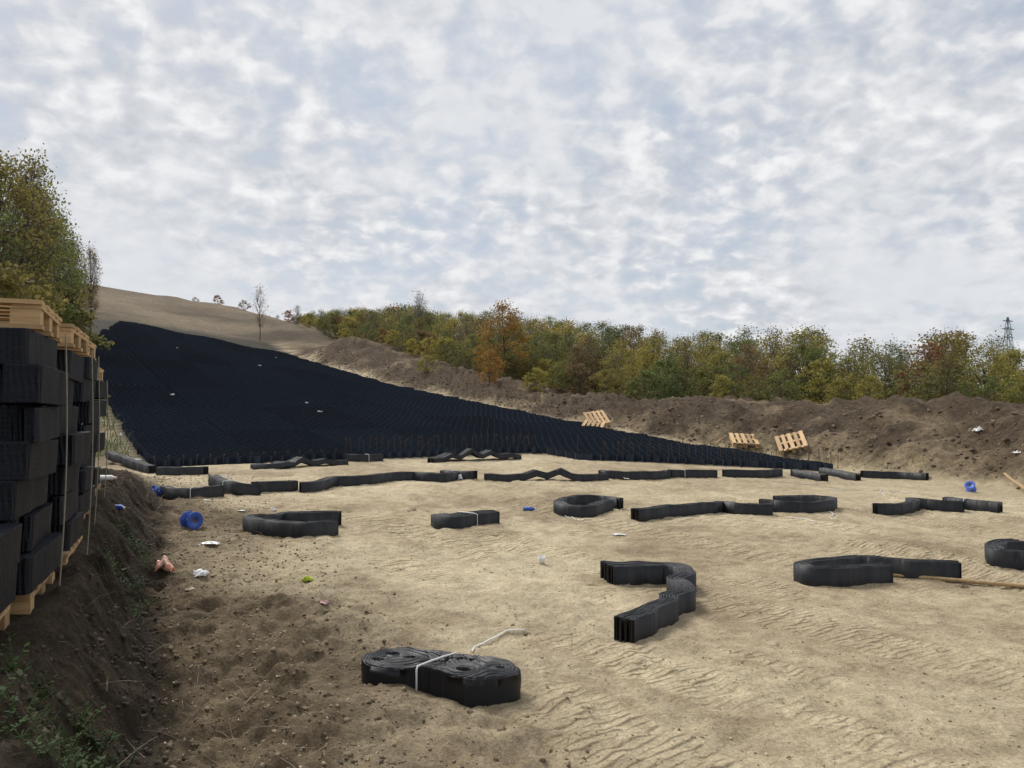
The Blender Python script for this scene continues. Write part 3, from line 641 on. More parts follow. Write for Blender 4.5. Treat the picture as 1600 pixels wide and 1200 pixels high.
# ------------------------------------------------------------------ litter, straps, poles
def strap_on_ground(label, pix, r_=.006, lift=0.012):
    p = catmull([P(*q) for q in pix], .05); mb = MB(); c_ = p.mean(0); z0 = g1(*c_)
    mb.tube([(q[0]-c_[0], q[1]-c_[1], g1(q[0], q[1])+lift+.006*math.sin(i*1.3)-z0) for i, q in enumerate(p)], r_, 5)
    o_ = mb.build('plastic_strap', M['strap']); o_.location = (c_[0], c_[1], z0); tag(o_, label, 'strap', 'loose white straps on the soil')
strap_on_ground('white plastic strap snaking away from the thick coiled bundle', [(820, 983), (790, 985), (772, 996), (748, 1006), (738, 1016)], .0065, .015)
strap_on_ground('loose white strap at the bend of the teardrop-shaped bundle', [(868, 800), (882, 806), (905, 813), (912, 811)])
strap_on_ground('white strap lying below the narrow hairpin bundle', [(1292, 800), (1300, 803), (1294, 808), (1303, 811)])
strap_on_ground('pale strap on bare soil between the hairpin and long kinked bundles', [(1228, 808), (1250, 810), (1272, 815)])
strap_on_ground('white strap on the soil below the slanted short bundle', [(1213, 757), (1240, 758), (1278, 756)])
strap_on_ground('white strap curled on the soil right of the slanted bundles', [(1290, 765), (1312, 766), (1300, 768), (1318, 768)])
strap_on_ground('bent white strap between the Z-shaped bundle and the slope', [(1362, 766), (1374, 765), (1372, 770), (1380, 775)])
strap_on_ground('long thin white strap behind the Z-shaped bundle', [(1385, 768), (1402, 767), (1418, 769)], .005)
strap_on_ground('white strap trailing down from the bundle below the right stakes', [(948, 737), (962, 743), (975, 750), (982, 751)], .007, .05)
strap_on_ground('thin strap beside the short bundle at the staked slope edge', [(601, 706), (604, 712), (612, 716)], .006)
strap_on_ground('pale strap below the front corner of the slope cover', [(322, 745), (345, 742), (365, 747), (380, 756)], .006)
def spool(label, px, py, rot, sc=1.0):
    p = P(px, py); root = empty('strap_spool', (p[0], p[1]+.05, g1(p[0], p[1]+.05)+.105*sc), rot=rot); root.scale = (sc,)*3; tag(root, label, 'spool', 'blue strap spools')
    for s_ in (-1, 1):
        mb = MB(); z = s_*.075
        mb.lathe([(.03, z), (.108, z), (.112, z+s_*.004), (.112, z+s_*.010), (.106, z+s_*.012), (.03, z+s_*.008), (.03, z)], 28); fl = mb.build('flange', M['blue'], root, True)
        for k in range(6):
            a = k*math.pi/3; mr = MB(); mr.box((.065, 0, 0), (.075, .006, .006)); rb = mr.build('rib', M['blue'], fl); rb.rotation_euler = (0, 0, a); rb.location = (0, 0, z-s_*.003)
    mb = MB(); mb.lathe([(.034, -.075), (.034, .075)], 18); mb.build('core', M['core'], root, True)
spool('blue plastic strap spool with both flanges, lying on its side by the dark soil', 300, 826, (R(90), 0, R(52)), 1.0)
spool('blue strap spool half hidden beside the strapped bundle at the soil bank', 252, 775, (R(84), 0, R(60)), .62)
spool('small blue strap spool tipped against the churned soil by the bank', 243, 768, (R(70), 0, R(-30)), .5)
spool('blue strap spool lying alone at the foot of the spoil berm', 1515, 768, (R(50), 0, R(-40)), .95)
def crumple(name, label, cat, px, py, sx, sy, sz, mat, seed, rz=0.0, flat=.35):
    p = P(px, py); n = 14; mb = MB(); rg = np.random.default_rng(seed); u_ = np.linspace(-1, 1, n); X_, Y_ = np.meshgrid(u_, u_)
    rad = np.sqrt(X_**2+Y_**2); Zc = (1-np.clip(rad, 0, 1.2)**2*.7)*flat+.45*fbm(X_+seed, Y_, .9, 3, seed)
    Zc = np.clip(Zc, -.02, 2); ed = 1+.2*fbm(X_*2, Y_*2+seed, 1, 2, seed+1)
    Vv = np.stack([X_*sx/2*ed, Y_*sy/2*ed, Zc*sz], -1).reshape(-1, 3); I = np.arange(n*n).reshape(n, n)
    Vb = Vv.copy(); Vb[:, 2] = Vb[:, 2]*.8-.006
    Fq = np.stack([I[:-1, :-1], I[:-1, 1:], I[1:, 1:], I[1:, :-1]], -1).reshape(-1, 4)
    ring = np.concatenate([I[0, :-1], I[:-1, -1], I[-1, :0:-1], I[:0:-1, 0]]); rn = np.roll(ring, -1)
    Fa = np.concatenate([Fq, Fq[:, ::-1]+n*n, np.c_[rn, ring, ring+n*n, rn+n*n]])
    me = np_mesh(name, np.concatenate([Vv, Vb]), Fa, False); o_ = obj(name, me, M[mat]); o_.location = (p[0], p[1]+sy*.3, g1(p[0], p[1]+sy*.3)+.004); o_.rotation_euler = (0, 0, rz); tag(o_, label, cat)
crumple('crumpled_bag', 'crumpled orange and white bag at the foot of the dark bank', 'bag', 259, 901, .15, .13, .15, 'orange', 1, .2, .8)
crumple('plastic_rag', 'crumpled white plastic film beside the orange bag', 'litter', 315, 899, .13, .13, .07, 'white_plastic', 2, .3, .6)
crumple('plastic_rag', 'flat torn white sheet on soil below the blue spool', 'litter', 325, 850, .24, .09, .04, 'white_plastic', 3, .1, .3)
crumple('work_glove', 'lime green work glove dropped on churned soil', 'glove', 484, 907, .10, .07, .055, 'lime', 4, .5, .5)
crumple('candy_wrapper', 'small pink and white wrapper on brown soil', 'wrapper', 509, 944, .055, .04, .03, 'pink', 5, 0, .5)
crumple('paper_scrap', 'white paper scrap in front of the long kinked bundle', 'paper', 967, 836, .17, .07, .03, 'white', 6, 0, .3)
crumple('paper_scrap', 'small white card left of the U-shaped bundle', 'paper', 379, 799, .11, .05, .015, 'white', 7, .1, .2)
crumple('paper_scrap', 'tiny square white scrap above the U-shaped bundle', 'paper', 429, 797, .07, .06, .05, 'white', 8, .1, .8)
crumple('paper_scrap', 'pale folded scrap below the white film near the bank', 'paper', 301, 920, .075, .04, .025, 'core', 9, .4, .4)
crumple('paper_scrap', 'white scrap on the grass strip above the tilted bundle on the mound', 'paper', 188, 682, .12, .09, .09, 'white', 10, .4, .8)
crumple('paper_scrap', 'torn white strip on the strip beside the slope corner', 'paper', 217, 719, .16, .06, .05, 'white', 11, .6, .5)
crumple('plastic_rag', 'white plastic wad pressed against the strapped end of the snaking bundle', 'litter', 719, 750, .13, .08, .13, 'white_plastic', 12, 0, .9)
crumple('paper_scrap', 'narrow white scrap on soil below the strapped bundle by the spools', 'paper', 324, 782, .13, .04, .02, 'white', 13, 0, .3)
crumple('plastic_rag', 'grey white plastic film caught on the berm crest', 'litter', 1530, 675, .24, .18, .12, 'white_plastic', 14, .2, .6)
crumple('paper_scrap', 'white scrap on the berm face above the wooden stake', 'paper', 1590, 708, .3, .12, .08, 'white', 15, .2, .5)
for i, (px, py, s_, lab) in enumerate([(269, 625, .3, 'large pale scrap'), (405, 576, .5, 'long white strip'), (480, 637, .25, 'round white scrap'), (500, 651, .4, 'thin white streak of film'), (275, 548, .3, 'pinkish scrap'), (430, 563, .3, 'bright scrap')]):
    p = P(px, py); mb = MB(); s_ *= .45; mb.box((0, 0, 0), (s_, .08, .03)); mb.box((s_*.2, .03, .02), (s_*.4, .08, .04)); o_ = mb.build('film_scrap', M['white']); o_.location = (p[0], p[1], g1(*p)+.19); o_.rotation_euler = (.05, .1, i); tag(o_, f'{lab} of litter lying on the black slope cover', 'litter')
def bottle(label, px, py, mat, cap, L_=.2, r_=.032, rz=0.0):
    p = P(px, py); root = empty('bottle', (p[0], p[1]+.03, g1(p[0], p[1]+.03)+r_*.85), rot=(0, R(90), rz)); tag(root, label, 'bottle')
    mb = MB(); mb.lathe([(0, -L_/2), (r_*.9, -L_/2), (r_, -L_/2+.01), (r_*.94, -.02), (r_, .0), (r_, L_*.22), (r_*.4, L_*.42), (r_*.4, L_*.46)], 14); mb.build('body', M[mat], root, True)
    mb = MB(); mb.lathe([(r_*.44, L_*.45), (r_*.44, L_*.53), (0, L_*.53)], 12); mb.build('cap', M[cap], root, True)
bottle('white bottle lying beside the blue spools and strapped bundle', 266, 776, 'white', 'orange', .24, .04, .2)
bottle('white and orange bottle lying on the dark soil mound', 169, 751, 'white', 'orange', .2, .035, .1)
bottle('blue bottle lying on open soil left of the teardrop bundle', 827, 797, 'blue', 'white', .2, .034, .0)
bottle('small blue bottle lying on the dark bank', 188, 797, 'blue', 'white', .12, .03, -.3)
p = P(846, 879); mb = MB(); mb.lathe([(0, 0), (.028, 0), (.038, .085), (.035, .085), (.026, .006), (0, .006)], 16, Matrix.Rotation(R(16), 4, 'X')); o_ = mb.build('paper_cup', M['white'], None, True)
o_.location = (p[0], p[1], g1(*p)-.004); tag(o_, 'white paper cup standing on open tan soil', 'cup')
def pole(name, label, a, b_, r0, r1, la=0, lb=0, cat='pole'):
    p, q = P(*a), P(*b_); za, zb = g1(*p)+r0+la, g1(*q)+r1+lb; mb = MB(); pts = []; n = 12
    for i in range(n+1):
        f = i/n; x_, y_ = p+(q-p)*f; pts.append((x_-p[0]+.012*math.sin(f*7), y_-p[1]+.012*math.sin(f*5), max(za*(1-f)+zb*f, g1(x_, y_)+.6*r0)-za))
    mb.tube(pts, [r0*(1-i/n)+r1*i/n for i in range(n+1)], 8); o_ = mb.build(name, M['pole'], None, True); o_.location = (*p, za); tag(o_, label, cat)
pole('wooden_pole', 'long pale wooden pole lying on soil against the large bent bundle', (1388, 899), (1660, 923), .017, .024)
pole('wooden_plank', 'pale wooden stake sticking up from the foot of the berm', (1604, 771), (1566, 757), .035, .03, 0, .22, 'plank')
def lumps(name, label, px, py, sc, seed, mat='clod_dark', cat='clod'):
    p = P(px, py); rg = np.random.default_rng(seed); mb = MB()
    n = 14; V = []; 
    for i in range(8):
        for k in range(n):
            a = 2*math.pi*k/n; e = math.pi*(i/7)*.5; rr_ = math.sin(e)*sc*(1+.35*rg.normal()*.6); V.append((rr_*math.cos(a)*1.3, rr_*math.sin(a), math.cos(e)*sc*.7*(1+.2*rg.normal())-.02))
    Fq = [(i*n+k, (i+1)*n+k, (i+1)*n+(k+1) % n, i*n+(k+1) % n) for i in range(7) for k in range(n)]
    mb.add(V, Fq); o_ = mb.build(name, M[mat]); o_.location = (*p, g1(*p)); tag(o_, label, cat)
pole('dead_branch', 'thin pale dead branch on the berm beside the flat pallet', (1112, 700), (1134, 686), .022, .012, .02, .12, 'branch')
lumps('soil_clod', 'dark soil clod beside the wooden pole', 1497, 914, .055, 1)
lumps('soil_clod', 'small dark clod on open soil below the strapped short bundle', 769, 893, .035, 2)
lumps('soil_clod', 'round tan clod between the U-shaped and strapped short bundles', 645, 797, .07, 3, 'clod_tan')
# ------------------------------------------------------------------ loose soil, straw (uncountable)
def scatter(name, n, gen, size, mat, seed):
    rg = np.random.default_rng(seed); pts = gen(rg, n); n = len(pts)
    t_ = (1+5**.5)/2; ic = np.array([(-1, t_, 0), (1, t_, 0), (-1, -t_, 0), (1, -t_, 0), (0, -1, t_), (0, 1, t_), (0, -1, -t_), (0, 1, -t_), (t_, 0, -1), (t_, 0, 1), (-t_, 0, -1), (-t_, 0, 1)])/1.9
    fi = np.array([(0, 11, 5), (0, 5, 1), (0, 1, 7), (0, 7, 10), (0, 10, 11), (1, 5, 9), (5, 11, 4), (11, 10, 2), (10, 7, 6), (7, 1, 8), (3, 9, 4), (3, 4, 2), (3, 2, 6), (3, 6, 8), (3, 8, 9), (4, 9, 5), (2, 4, 11), (6, 2, 10), (8, 6, 7), (9, 8, 1)])
    sz = size[0]*(size[1]/size[0])**(rg.random(n)**2.2)
    jit = 1+.55*np.clip(rg.normal(size=(n, 12, 1)), -1.5, 2.0); Vv = ic[None]*jit*sz[:, None, None]*rg.uniform(.7, 1.2, (n, 1, 3)); Vv[:, :, 2] *= .8
    a = rg.uniform(0, 6.28, n); c_, s_ = np.cos(a)[:, None], np.sin(a)[:, None]; X_ = Vv[:, :, 0]*c_-Vv[:, :, 1]*s_; Y_ = Vv[:, :, 0]*s_+Vv[:, :, 1]*c_
    z = G(pts[:, 0], pts[:, 1])+sz*.05
    Vv = np.stack([X_+pts[:, 0:1], Y_+pts[:, 1:2], Vv[:, :, 2]+z[:, None]], -1).reshape(-1, 3)
    Ff = (fi[None]+np.arange(n)[:, None, None]*12).reshape(-1, 3)
    tag(obj(name, np_mesh(name, Vv, Ff, False), M[mat]), kind='stuff')
def g_bank(rg, n):
    y = 2.7+rg.random(n*3)**1.5*14; q = rg.normal(-.5, .8, n*3); x = (-.08-.45*y)-q; k = stackpad(x, y) < .1; p = np.c_[x, y][k]; return p[:n]
def g_face(rg, n):
    p = g_bank(rg, n*3); return p[bank_q(p[:, 0], p[:, 1]) > -.12][:n]
def g_marg(rg, n):
    p = g_bank(rg, n*2); return p[bank_q(p[:, 0], p[:, 1]) < -.1][:n]
def g_work(rg, n):
    y = 2+rg.random(n)**1.5*20; x = rg.uniform(-.75, .75, n)*y*.95; k = (bank_q(x, y) < -.1) & (x < 11) ; s, t = st(x, y); k &= (s < front_s(t)-.1); return np.c_[x, y][k]
def g_berm(rg, n):
    s = rg.uniform(-16, 46, n); t = 16.9+np.abs(rg.normal(0, 2.2, n)); x, y = xy(s, t); k = (s < -6) & (rg.random(n) < .5); x = np.where(k, 11.3+np.abs(rg.normal(0, 1.6, n)), x); y = np.where(k, rg.uniform(12, 21, n), y); return np.c_[x, y]
tag_l = scatter
scatter('dark_soil_clods', 6000, g_face, (.004, .02), 'clod_bank', 1)
scatter('brown_soil_clods', 7500, g_marg, (.004, .018), 'clod_dark', 5)
scatter('pale_soil_crumbs', 15000, g_work, (.003, .011), 'clod_tan', 2)
scatter('berm_clods', 6000, g_berm, (.015, .075), 'clod_berm', 4)
def blades(name, n, gen, ln, wd, mat, seed, up=.3):
    rg = np.random.default_rng(seed); p = gen(rg, n); n = len(p); a = rg.uniform(0, 6.28, n); l = rg.uniform(ln[0], ln[1], n); e = rg.uniform(0, up, n)
    d = np.c_[np.cos(a), np.sin(a)]; z0 = G(p[:, 0], p[:, 1])+.004; sd_ = np.c_[-d[:, 1], d[:, 0]]*(rg.uniform(.5, 1, n)*wd)[:, None]
    m_ = p+d*(l*.5)[:, None]; q = p+d*l[:, None]; zm = np.maximum(z0+l*e*.8, G(m_[:, 0], m_[:, 1])+.006); zq = np.maximum(z0+l*e, G(q[:, 0], q[:, 1])+.004)
    Vv = np.stack([np.c_[p-sd_, z0], np.c_[p+sd_, z0], np.c_[m_+sd_, zm], np.c_[m_-sd_, zm], np.c_[q+sd_*.3, zq], np.c_[q-sd_*.3, zq]], 1).reshape(-1, 3)
    b_ = np.arange(n)[:, None]*6; Ff = np.concatenate([b_+np.array([0, 1, 2, 3]), b_+np.array([3, 2, 4, 5])]); tag(obj(name, np_mesh(name, Vv, Ff), M[mat]), kind='stuff')
blades('dry_straw', 380, g_bank, (.06, .28), .003, 'straw', 11, .5)
blades('dry_stalks', 500, g_work, (.04, .14), .0025, 'straw', 12, .15)
def g_green(rg, n):
    y = 2.0+rg.random(n*4)**1.3*7; q = rg.uniform(.02, 1.3, n*4); x = (-.08-.45*y)-q; k = (stackpad(x, y) < .02) & (fbm(x, y, .8, 3, 401) > .05); return np.c_[x, y][k][:n]
blades('low_grass', 2600, g_green, (.02, .07), .003, 'weed', 13, 1.0)
def g_left(rg, n):
    s = rg.uniform(0, 40, n*2); t = -rg.uniform(.1, 3.5, n*2); x, y = xy(s, t); k = fbm(x, y, 1.6, 3, 281) > -.1; return np.c_[x, y][k][:n]
blades('bank_grass', 5000, g_left, (.12, .4), .012, 'weed', 14, 1.6)
# weeds, each a plant of its own
def weed_mesh(seed):
    rg = random.Random(seed); mb = MB(); ml = MB()
    for k in range(rg.randint(4, 7)):
        a = rg.uniform(0, 6.28); l = rg.uniform(.09, .2); e = rg.uniform(.6, 1.2); pts = [(math.cos(a)*l*f*math.cos(e), math.sin(a)*l*f*math.cos(e), l*f*math.sin(e)-.01) for f in (0, .5, 1)]
        mb.tube(pts, .0022, 4)
        for j in range(9):
            f = .25+.75*j/8; bp = Vector((math.cos(a)*l*f*math.cos(e), math.sin(a)*l*f*math.cos(e), l*f*math.sin(e))); la = rg.uniform(0, 6.28); ls = rg.uniform(.018, .04)
            dd = Vector((math.cos(la), math.sin(la), rg.uniform(-.2, .6))).normalized(); sd_ = dd.cross(Vector((0, 0, 1))).normalized()*ls*.36
            ml.add([bp, bp+dd*ls*.5+sd_, bp+dd*ls, bp+dd*ls*.5-sd_], [(0, 1, 2, 3)])
    return mb.mesh('stem'), ml.mesh('leaves')
wm = [weed_mesh(i) for i in range(4)]; rg = np.random.default_rng(77); cnt = 0
for x_, y_ in g_green(rg, 140):
    sm_, lm_ = wm[cnt % 4]; sc = float(rg.uniform(.45, .95)); e_ = empty('weed_plant', (x_, y_, g1(x_, y_)), float(rg.uniform(0, 6))); e_.scale = (sc,)*3
    ns_ = min(range(5), key=lambda k_: math.hypot(SC[k_][0]-x_, SC[k_][1]-y_)); tag(e_, f'small green leafy weed on dark soil by the {stackdesc[ns_]}', 'weed', 'weeds on the dark soil bank'); obj('stem', sm_, M['weed'], e_); obj('leaves', lm_, M['weed'], e_); cnt += 1
# ------------------------------------------------------------------ trees
def tree_meshes(seed, h=5.0, rw=1.35, base=.08, ncl=64, nlf=80, lsz=.125, bare=0.0, trunk_r=.06, stems=1, twigs=10, top_bare=0.0):
    rg = random.Random(seed); nr = np.random.default_rng(seed); mb = MB(); cl = []
    tops = []
    for sidx in range(stems):
        a0 = rg.uniform(0, 6.28); ox, oy = (0, 0) if stems == 1 else (.18*math.cos(a0), .18*math.sin(a0)); pts = []; x_, y_ = ox, oy
        for i in range(9):
            f = i/8; pts.append((x_, y_, h*.92*f-.15*(i == 0))); x_ += rg.gauss(ox*.12, .06*h/5); y_ += rg.gauss(oy*.12, .06*h/5)
        mb.tube(pts, [trunk_r*(1-.88*i/8)/(1 if stems == 1 else 1.4) for i in range(9)], 6); tops.append(pts)
    for c_ in range(ncl):
        f = base+(1-base)*((c_+rg.random())/ncl); prof = math.sin(math.pi*min(1, (f-base)/(1-base)*.86+.12))**.7
        a = rg.uniform(0, 6.28); rad = rw*prof*math.sqrt(rg.uniform(.12, 1))*rg.uniform(.8, 1.12); tp = tops[rg.randrange(stems)]
        ti = max(1, min(8, int(f*8*.82))); p0 = Vector(tp[ti]); cpos = Vector((p0.x+rad*math.cos(a), p0.y+rad*math.sin(a), h*f))
        mid = p0.lerp(cpos, .5)+Vector((0, 0, -.06*h*.3)); mb.tube([p0, mid, cpos], [trunk_r*.28, trunk_r*.18, trunk_r*.06], 4, False)
        for k in range(twigs):
            d_ = Vector((rg.gauss(0, 1), rg.gauss(0, 1), rg.gauss(.5, .8))).normalized()*rg.uniform(.18, .5)*h/5; b0 = mid.lerp(cpos, rg.uniform(.3, 1)); mb.tube([b0, b0+d_*.5+Vector((0, 0, .02)), b0+d_], [trunk_r*.07, trunk_r*.055, trunk_r*.035], 3, False)
        lv = (1-bare)*(1-top_bare*max(0, (f-.55)/.45)); cl.append((cpos, rg.uniform(.55, 1.15), lv))
    Vs = []
    for cpos, k, lv in cl:
        n = int(nlf*k*lv*rg.uniform(.6, 1.3))
        if n < 1: continue
        sp = .22*(h/5)**.8*k; c_ = np.array(cpos)+nr.normal(0, 1, (n, 3))*np.array([sp*1.15, sp*1.15, sp*.85])
        d_ = nr.normal(0, 1, (n, 3)); d_ /= np.linalg.norm(d_, axis=1)[:, None]; e_ = np.cross(d_, nr.normal(0, 1, (n, 3))); e_ /= np.linalg.norm(e_, axis=1)[:, None]
        l = (lsz*nr.uniform(.55, 1.2, n))[:, None]; Vs.append(np.stack([c_, c_+d_*l*.5+e_*l*.36, c_+d_*l, c_+d_*l*.5-e_*l*.36], 1).reshape(-1, 3))
    Vv = np.concatenate(Vs); Ff = np.arange(len(Vv)).reshape(-1, 4)
    return mb.mesh('trunk'), np_mesh('crown', Vv, Ff), h
PROTO = dict(
    a=tree_meshes(1, top_bare=.4, nlf=60), b=tree_meshes(2, rw=1.6, ncl=72, top_bare=.25), c=tree_meshes(3, rw=1.15, base=.12, top_bare=.8), d=tree_meshes(4, rw=1.5, base=.1, ncl=70, top_bare=.5),
    e=tree_meshes(5, rw=1.4, bare=.72, twigs=16), f=tree_meshes(6, rw=1.2, base=.05, stems=3), bush=tree_meshes(7, h=2.2, rw=1.25, base=.03, ncl=46, nlf=70, lsz=.12, stems=3, trunk_r=.03, twigs=6),
    bush2=tree_meshes(8, h=2.2, rw=1.5, base=.03, ncl=50, nlf=50, lsz=.11, stems=4, trunk_r=.028, twigs=12),
    bare=tree_meshes(9, h=6, rw=1.3, base=.3, bare=.93, ncl=50, twigs=18, trunk_r=.075),
    sap=tree_meshes(10, h=4.5, rw=.75, base=.3, ncl=40, nlf=12, lsz=.09, twigs=8, trunk_r=.045),
    big1=tree_meshes(11, h=9, rw=2.5, base=.1, ncl=130, nlf=85, lsz=.17, trunk_r=.13, top_bare=.65, twigs=12), big2=tree_meshes(12, h=9, rw=2.9, base=.06, ncl=140, nlf=90, lsz=.17, trunk_r=.13, top_bare=.4, twigs=10),
    big3=tree_meshes(13, h=9, rw=2.1, base=.3, ncl=100, nlf=34, lsz=.17, trunk_r=.12, twigs=14))
LAB = {'leaf_olive': 'olive green', 'leaf_green': 'dark green', 'leaf_yellow': 'yellow-leaved', 'leaf_orange': 'orange-leaved', 'leaf_brown': 'brown-leaved', 'leaf_red': 'russet-leaved', 'weed': 'bright green'}
def put_tree(kind, x_, y_, hh, leaf, label, cat='tree', group=None, wid=1.0, name=None):
    tm, cm_, h0 = PROTO[kind]; e_ = empty(name or ('bush' if cat == 'bush' else 'tree'), (x_, y_, g1(x_, y_)-.03), r.uniform(0, 6.28)); k = hh/h0
    wk = k*wid; e_.scale = (wk, wk, k); tag(e_, label, cat, group)
    t_ = obj('trunk', tm, M['bark_pale'] if kind in ('c', 'e', 'bare') else M['bark'], e_)
    c_ = obj('crown', cm_, M[leaf], e_); c_.material_slots[0].link = 'OBJECT'; c_.material_slots[0].material = M[leaf]
    return e_
def px_tree(kind, px, d_, topy, leaf, label, cat='tree', group=None, wid=1.0):
    x_ = (px-800)/F_PX*d_; zt = CAM_Z+(HOR-topy)/F_PX*d_; hh = max(.5, zt-g1(x_, d_)); return put_tree(kind, x_, d_, hh, leaf, label, cat, group, wid)
skyl = ([430, 450, 480, 540, 600, 650, 700, 740, 785, 830, 860, 930, 1000, 1060, 1100, 1150, 1200, 1240, 1290, 1330, 1400, 1450, 1490, 1540, 1600, 1750], [500, 488, 474, 476, 478, 480, 486, 490, 484, 494, 497, 500, 512, 520, 520, 522, 508, 506, 522, 534, 532, 516, 508, 522, 540, 545])
r = random.Random(21)
def landmark(px):
    for lim, nm in ((520, 'beside the bare hillside'), (620, 'above the soil mound'), (710, 'by the bare leafless tree'), (850, 'round the tallest orange tree'), (1010, 'above the two piled pallets'), (1140, 'beside the flat pallet'), (1290, 'above the tipped-up pallet'), (1450, 'above the berm-side bundle'), (1800, 'toward the pylon')):
        if px < lim: return nm
rows = [7.2, 9.2, 11.6, 14.8, 19, 25]
for ri, q in enumerate(rows):
    s_ = -11+r.uniform(0, 1)
    while s_ < 82:
        t_ = 16.9+q+r.uniform(-.8, .8); x_, y_ = xy(s_, t_); px = 800+x_/y_*F_PX
        if (455 if s_ > 55 else 415) < px < 1720:
            sk = float(np.interp(px, *skyl)); zb = g1(x_, y_); by = HOR-(zb-CAM_Z)/y_*F_PX; by = min(by, 640)
            fr = [.42, .62, .8, .92, .98, 1.0][ri]*r.uniform(.86, 1.06); topy = by+(sk-by)*min(fr, 1.04)
            hh = CAM_Z+(HOR-topy)/F_PX*y_-zb
            leaf = r.choices(['leaf_olive', 'leaf_green', 'leaf_yellow', 'leaf_orange', 'leaf_brown', 'leaf_red'], [42, 22, 24, 2, 9, 1])[0]
            if ri <= 1 and px > 850: leaf = r.choices(['leaf_olive', 'leaf_green', 'leaf_brown', 'leaf_yellow', 'leaf_red'], [36, 24, 14, 24, 2])[0]
            if hh < 2.4: put_tree(r.choice(['bush', 'bush2']), x_, y_, max(hh, 1.1), leaf, f'{LAB[leaf]} bush behind the berm crest, {landmark(px)}', 'bush', f'{LAB[leaf]} bushes behind the berm', r.uniform(.9, 1.2))
            else:
                kind = r.choices('abcdef', [17, 15, 26, 18, 14, 10])[0]; tw = {'c': ' twiggy on top', 'e': ' sparse'}.get(kind, '')
                put_tree(kind, x_, y_, min(hh, 11), leaf, f'{["front-row", "front-row", "mid-row", "mid-row", "back-row", "back-row"][ri]} {LAB[leaf]} tree{tw} in the thicket {landmark(px)}', 'tree', f'{LAB[leaf]} trees{tw} behind the berm', r.uniform(1.1, 1.5))
        s_ += r.uniform(1.35, 2.1)*(1+ri*.12)
px_tree('b', 786, 50, 473, 'leaf_orange', 'tallest bright orange tree standing out of the green thicket', wid=1.2)
px_tree('d', 765, 44, 545, 'leaf_orange', 'lower orange tree in front of the tallest orange one', wid=1.3)
px_tree('bush', 840, 41.5, 575, 'leaf_yellow', 'yellow-green bush below the orange tree at the berm crest', 'bush', wid=1.1)
px_tree('bush', 665, 50, 556, 'leaf_yellow', 'low yellow bush on the berm crest left of the orange tree', 'bush', wid=1.3)
px_tree('bare', 655, 72, 452, 'leaf_brown', 'bare leafless tree rising above the thicket skyline')
px_tree('sap', 404, 72, 444, 'leaf_brown', 'lone thin sapling standing on the bare hillside', wid=1.0)
px_tree('bush', 338, 97, 460, 'leaf_red', 'dark russet bush on the bare hill crest', 'bush', wid=.9)
px_tree('bush2', 303, 97, 463, 'leaf_brown', 'tiny brown bush on the hill crest beside the russet one', 'bush')
px_tree('bush2', 380, 94, 468, 'leaf_brown', 'small thin brown bush between the russet bush and the sapling', 'bush')
for px, d_, ty, kd, lf in [(432, 92, 496, 'bush2', 'leaf_brown'), (447, 88, 484, 'bush', 'leaf_red'), (462, 84, 476, 'e', 'leaf_brown')]: px_tree(kd, px, d_, ty, lf, {432: 'low brown bush where the hill meets the thicket', 447: 'reddish bush at the hill end of the thicket', 462: 'thin twiggy tree at the hill end of the thicket'}[px], 'bush' if kd != 'e' else 'tree')
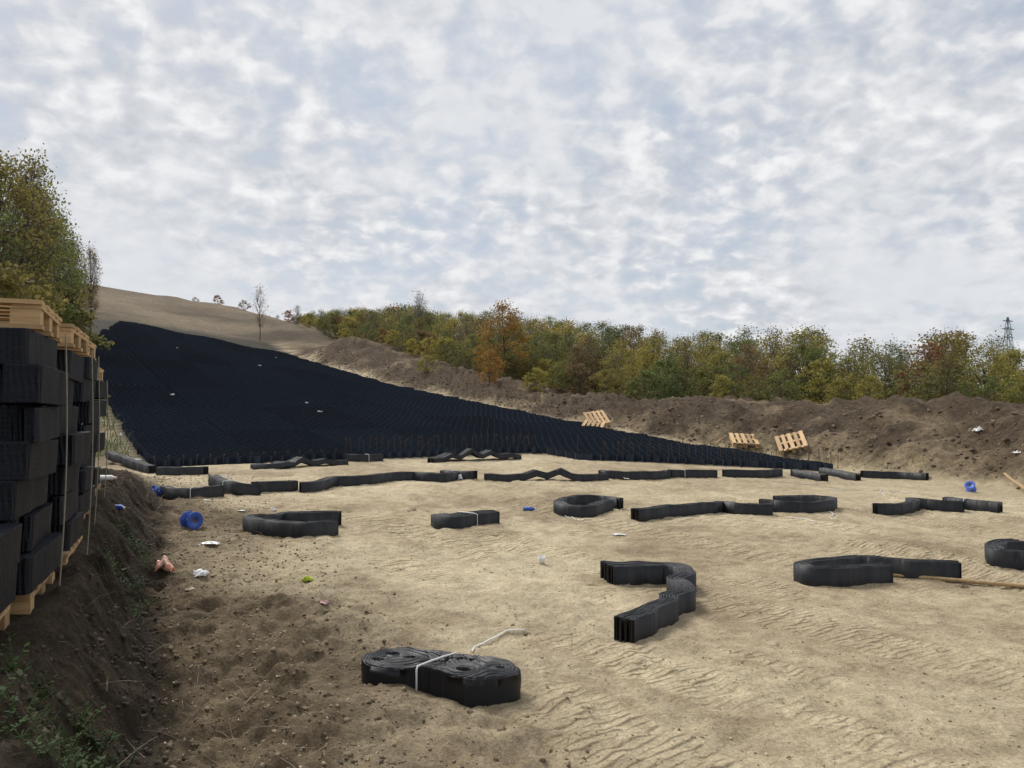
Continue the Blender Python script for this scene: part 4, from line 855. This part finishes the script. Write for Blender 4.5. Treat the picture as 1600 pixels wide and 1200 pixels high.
# left trees
for px, d_, ty, kd, lf, wd, lab in [(-75, 27, 215, 'big1', 'leaf_green', 1.0, 'tall green tree with twiggy top behind the pallet stacks'), (-15, 30, 240, 'big2', 'leaf_olive', .9, 'broad olive tree behind the tall stacks'),
        (28, 35, 238, 'big3', 'leaf_olive', .8, 'tall tree with thin airy top above the stacks'), (42, 39, 285, 'big2', 'leaf_green', .85, 'dense green tree between the stacks and the hillside'), (72, 45, 300, 'big1', 'leaf_green', .9, 'green tree with rounded crown nearer the hillside'),
        (92, 50, 345, 'big2', 'leaf_yellow', .75, 'yellow tinged tree at the hill end of the left tree row'), (112, 55, 372, 'big3', 'leaf_brown', .7, 'half bare slender tree last in the left row'), (138, 54, 384, 'big3', 'leaf_orange', .5, 'small orange-leaved tree leaning out at the end of the left row')]:
    px_tree(kd, px, d_, ty, lf, lab, 'tree', None, wd)
for px, d_, ty, lf, lab in [(82, 38, 445, 'leaf_olive', 'olive undergrowth bush below the left trees'), (45, 33, 440, 'leaf_green', 'green undergrowth bush below the broad olive tree'), (105, 47, 452, 'leaf_brown', 'brown undergrowth bush by the slender tree trunk'), (10, 26, 420, 'leaf_olive', 'large olive bush under the tall green tree')]:
    px_tree('bush', px, d_, ty, lf, lab, 'bush', None, 1.0)
px_tree('bush', 92, 33, 500, 'weed', 'bright green bush just behind the pallet stacks', 'bush', None, .42)
# ------------------------------------------------------------------ power pylon far off
d_ = 260; x_ = (1578-800)/F_PX*d_; zt = CAM_Z+(HOR-495)/F_PX*d_; zb = g1(x_, d_)
root = empty('power_pylon', (x_, d_, zb), .4); tag(root, 'distant grey lattice power pylon above the thicket', 'pylon'); hh = zt-zb
mb = MB(); lv = [0, .2, .38, .54, .68, .8, .9, 1]; wd_ = [2.6, 2.1, 1.7, 1.35, 1.05, .8, .6, .15]
for i in range(7):
    for a in range(4):
        ca = [(1, 1), (-1, 1), (-1, -1), (1, -1)]; p0 = ca[a]; p1 = ca[(a+1) % 4]
        A0 = (p0[0]*wd_[i], p0[1]*wd_[i], hh*lv[i]); A1 = (p0[0]*wd_[i+1], p0[1]*wd_[i+1], hh*lv[i+1]); B1 = (p1[0]*wd_[i+1], p1[1]*wd_[i+1], hh*lv[i+1]); B0 = (p1[0]*wd_[i], p1[1]*wd_[i], hh*lv[i])
        mb.tube([A0, A1], .10, 4); mb.tube([A0, B1], .06, 4); mb.tube([B0, A1], .06, 4); mb.tube([A1, B1], .06, 4)
mb.build('lattice_mast', M['steel'], root)
for z_, wl in ((.96, 2.6), (.88, 3.2), (.80, 2.6)):
    mb = MB(); mb.tube([(-wl, 0, hh*z_), (0, 0, hh*z_+.5), (wl, 0, hh*z_)], .09, 4); mb.tube([(-wl, 0, hh*z_), (wl, 0, hh*z_)], .09, 4); mb.build('cross_arm', M['steel'], root)
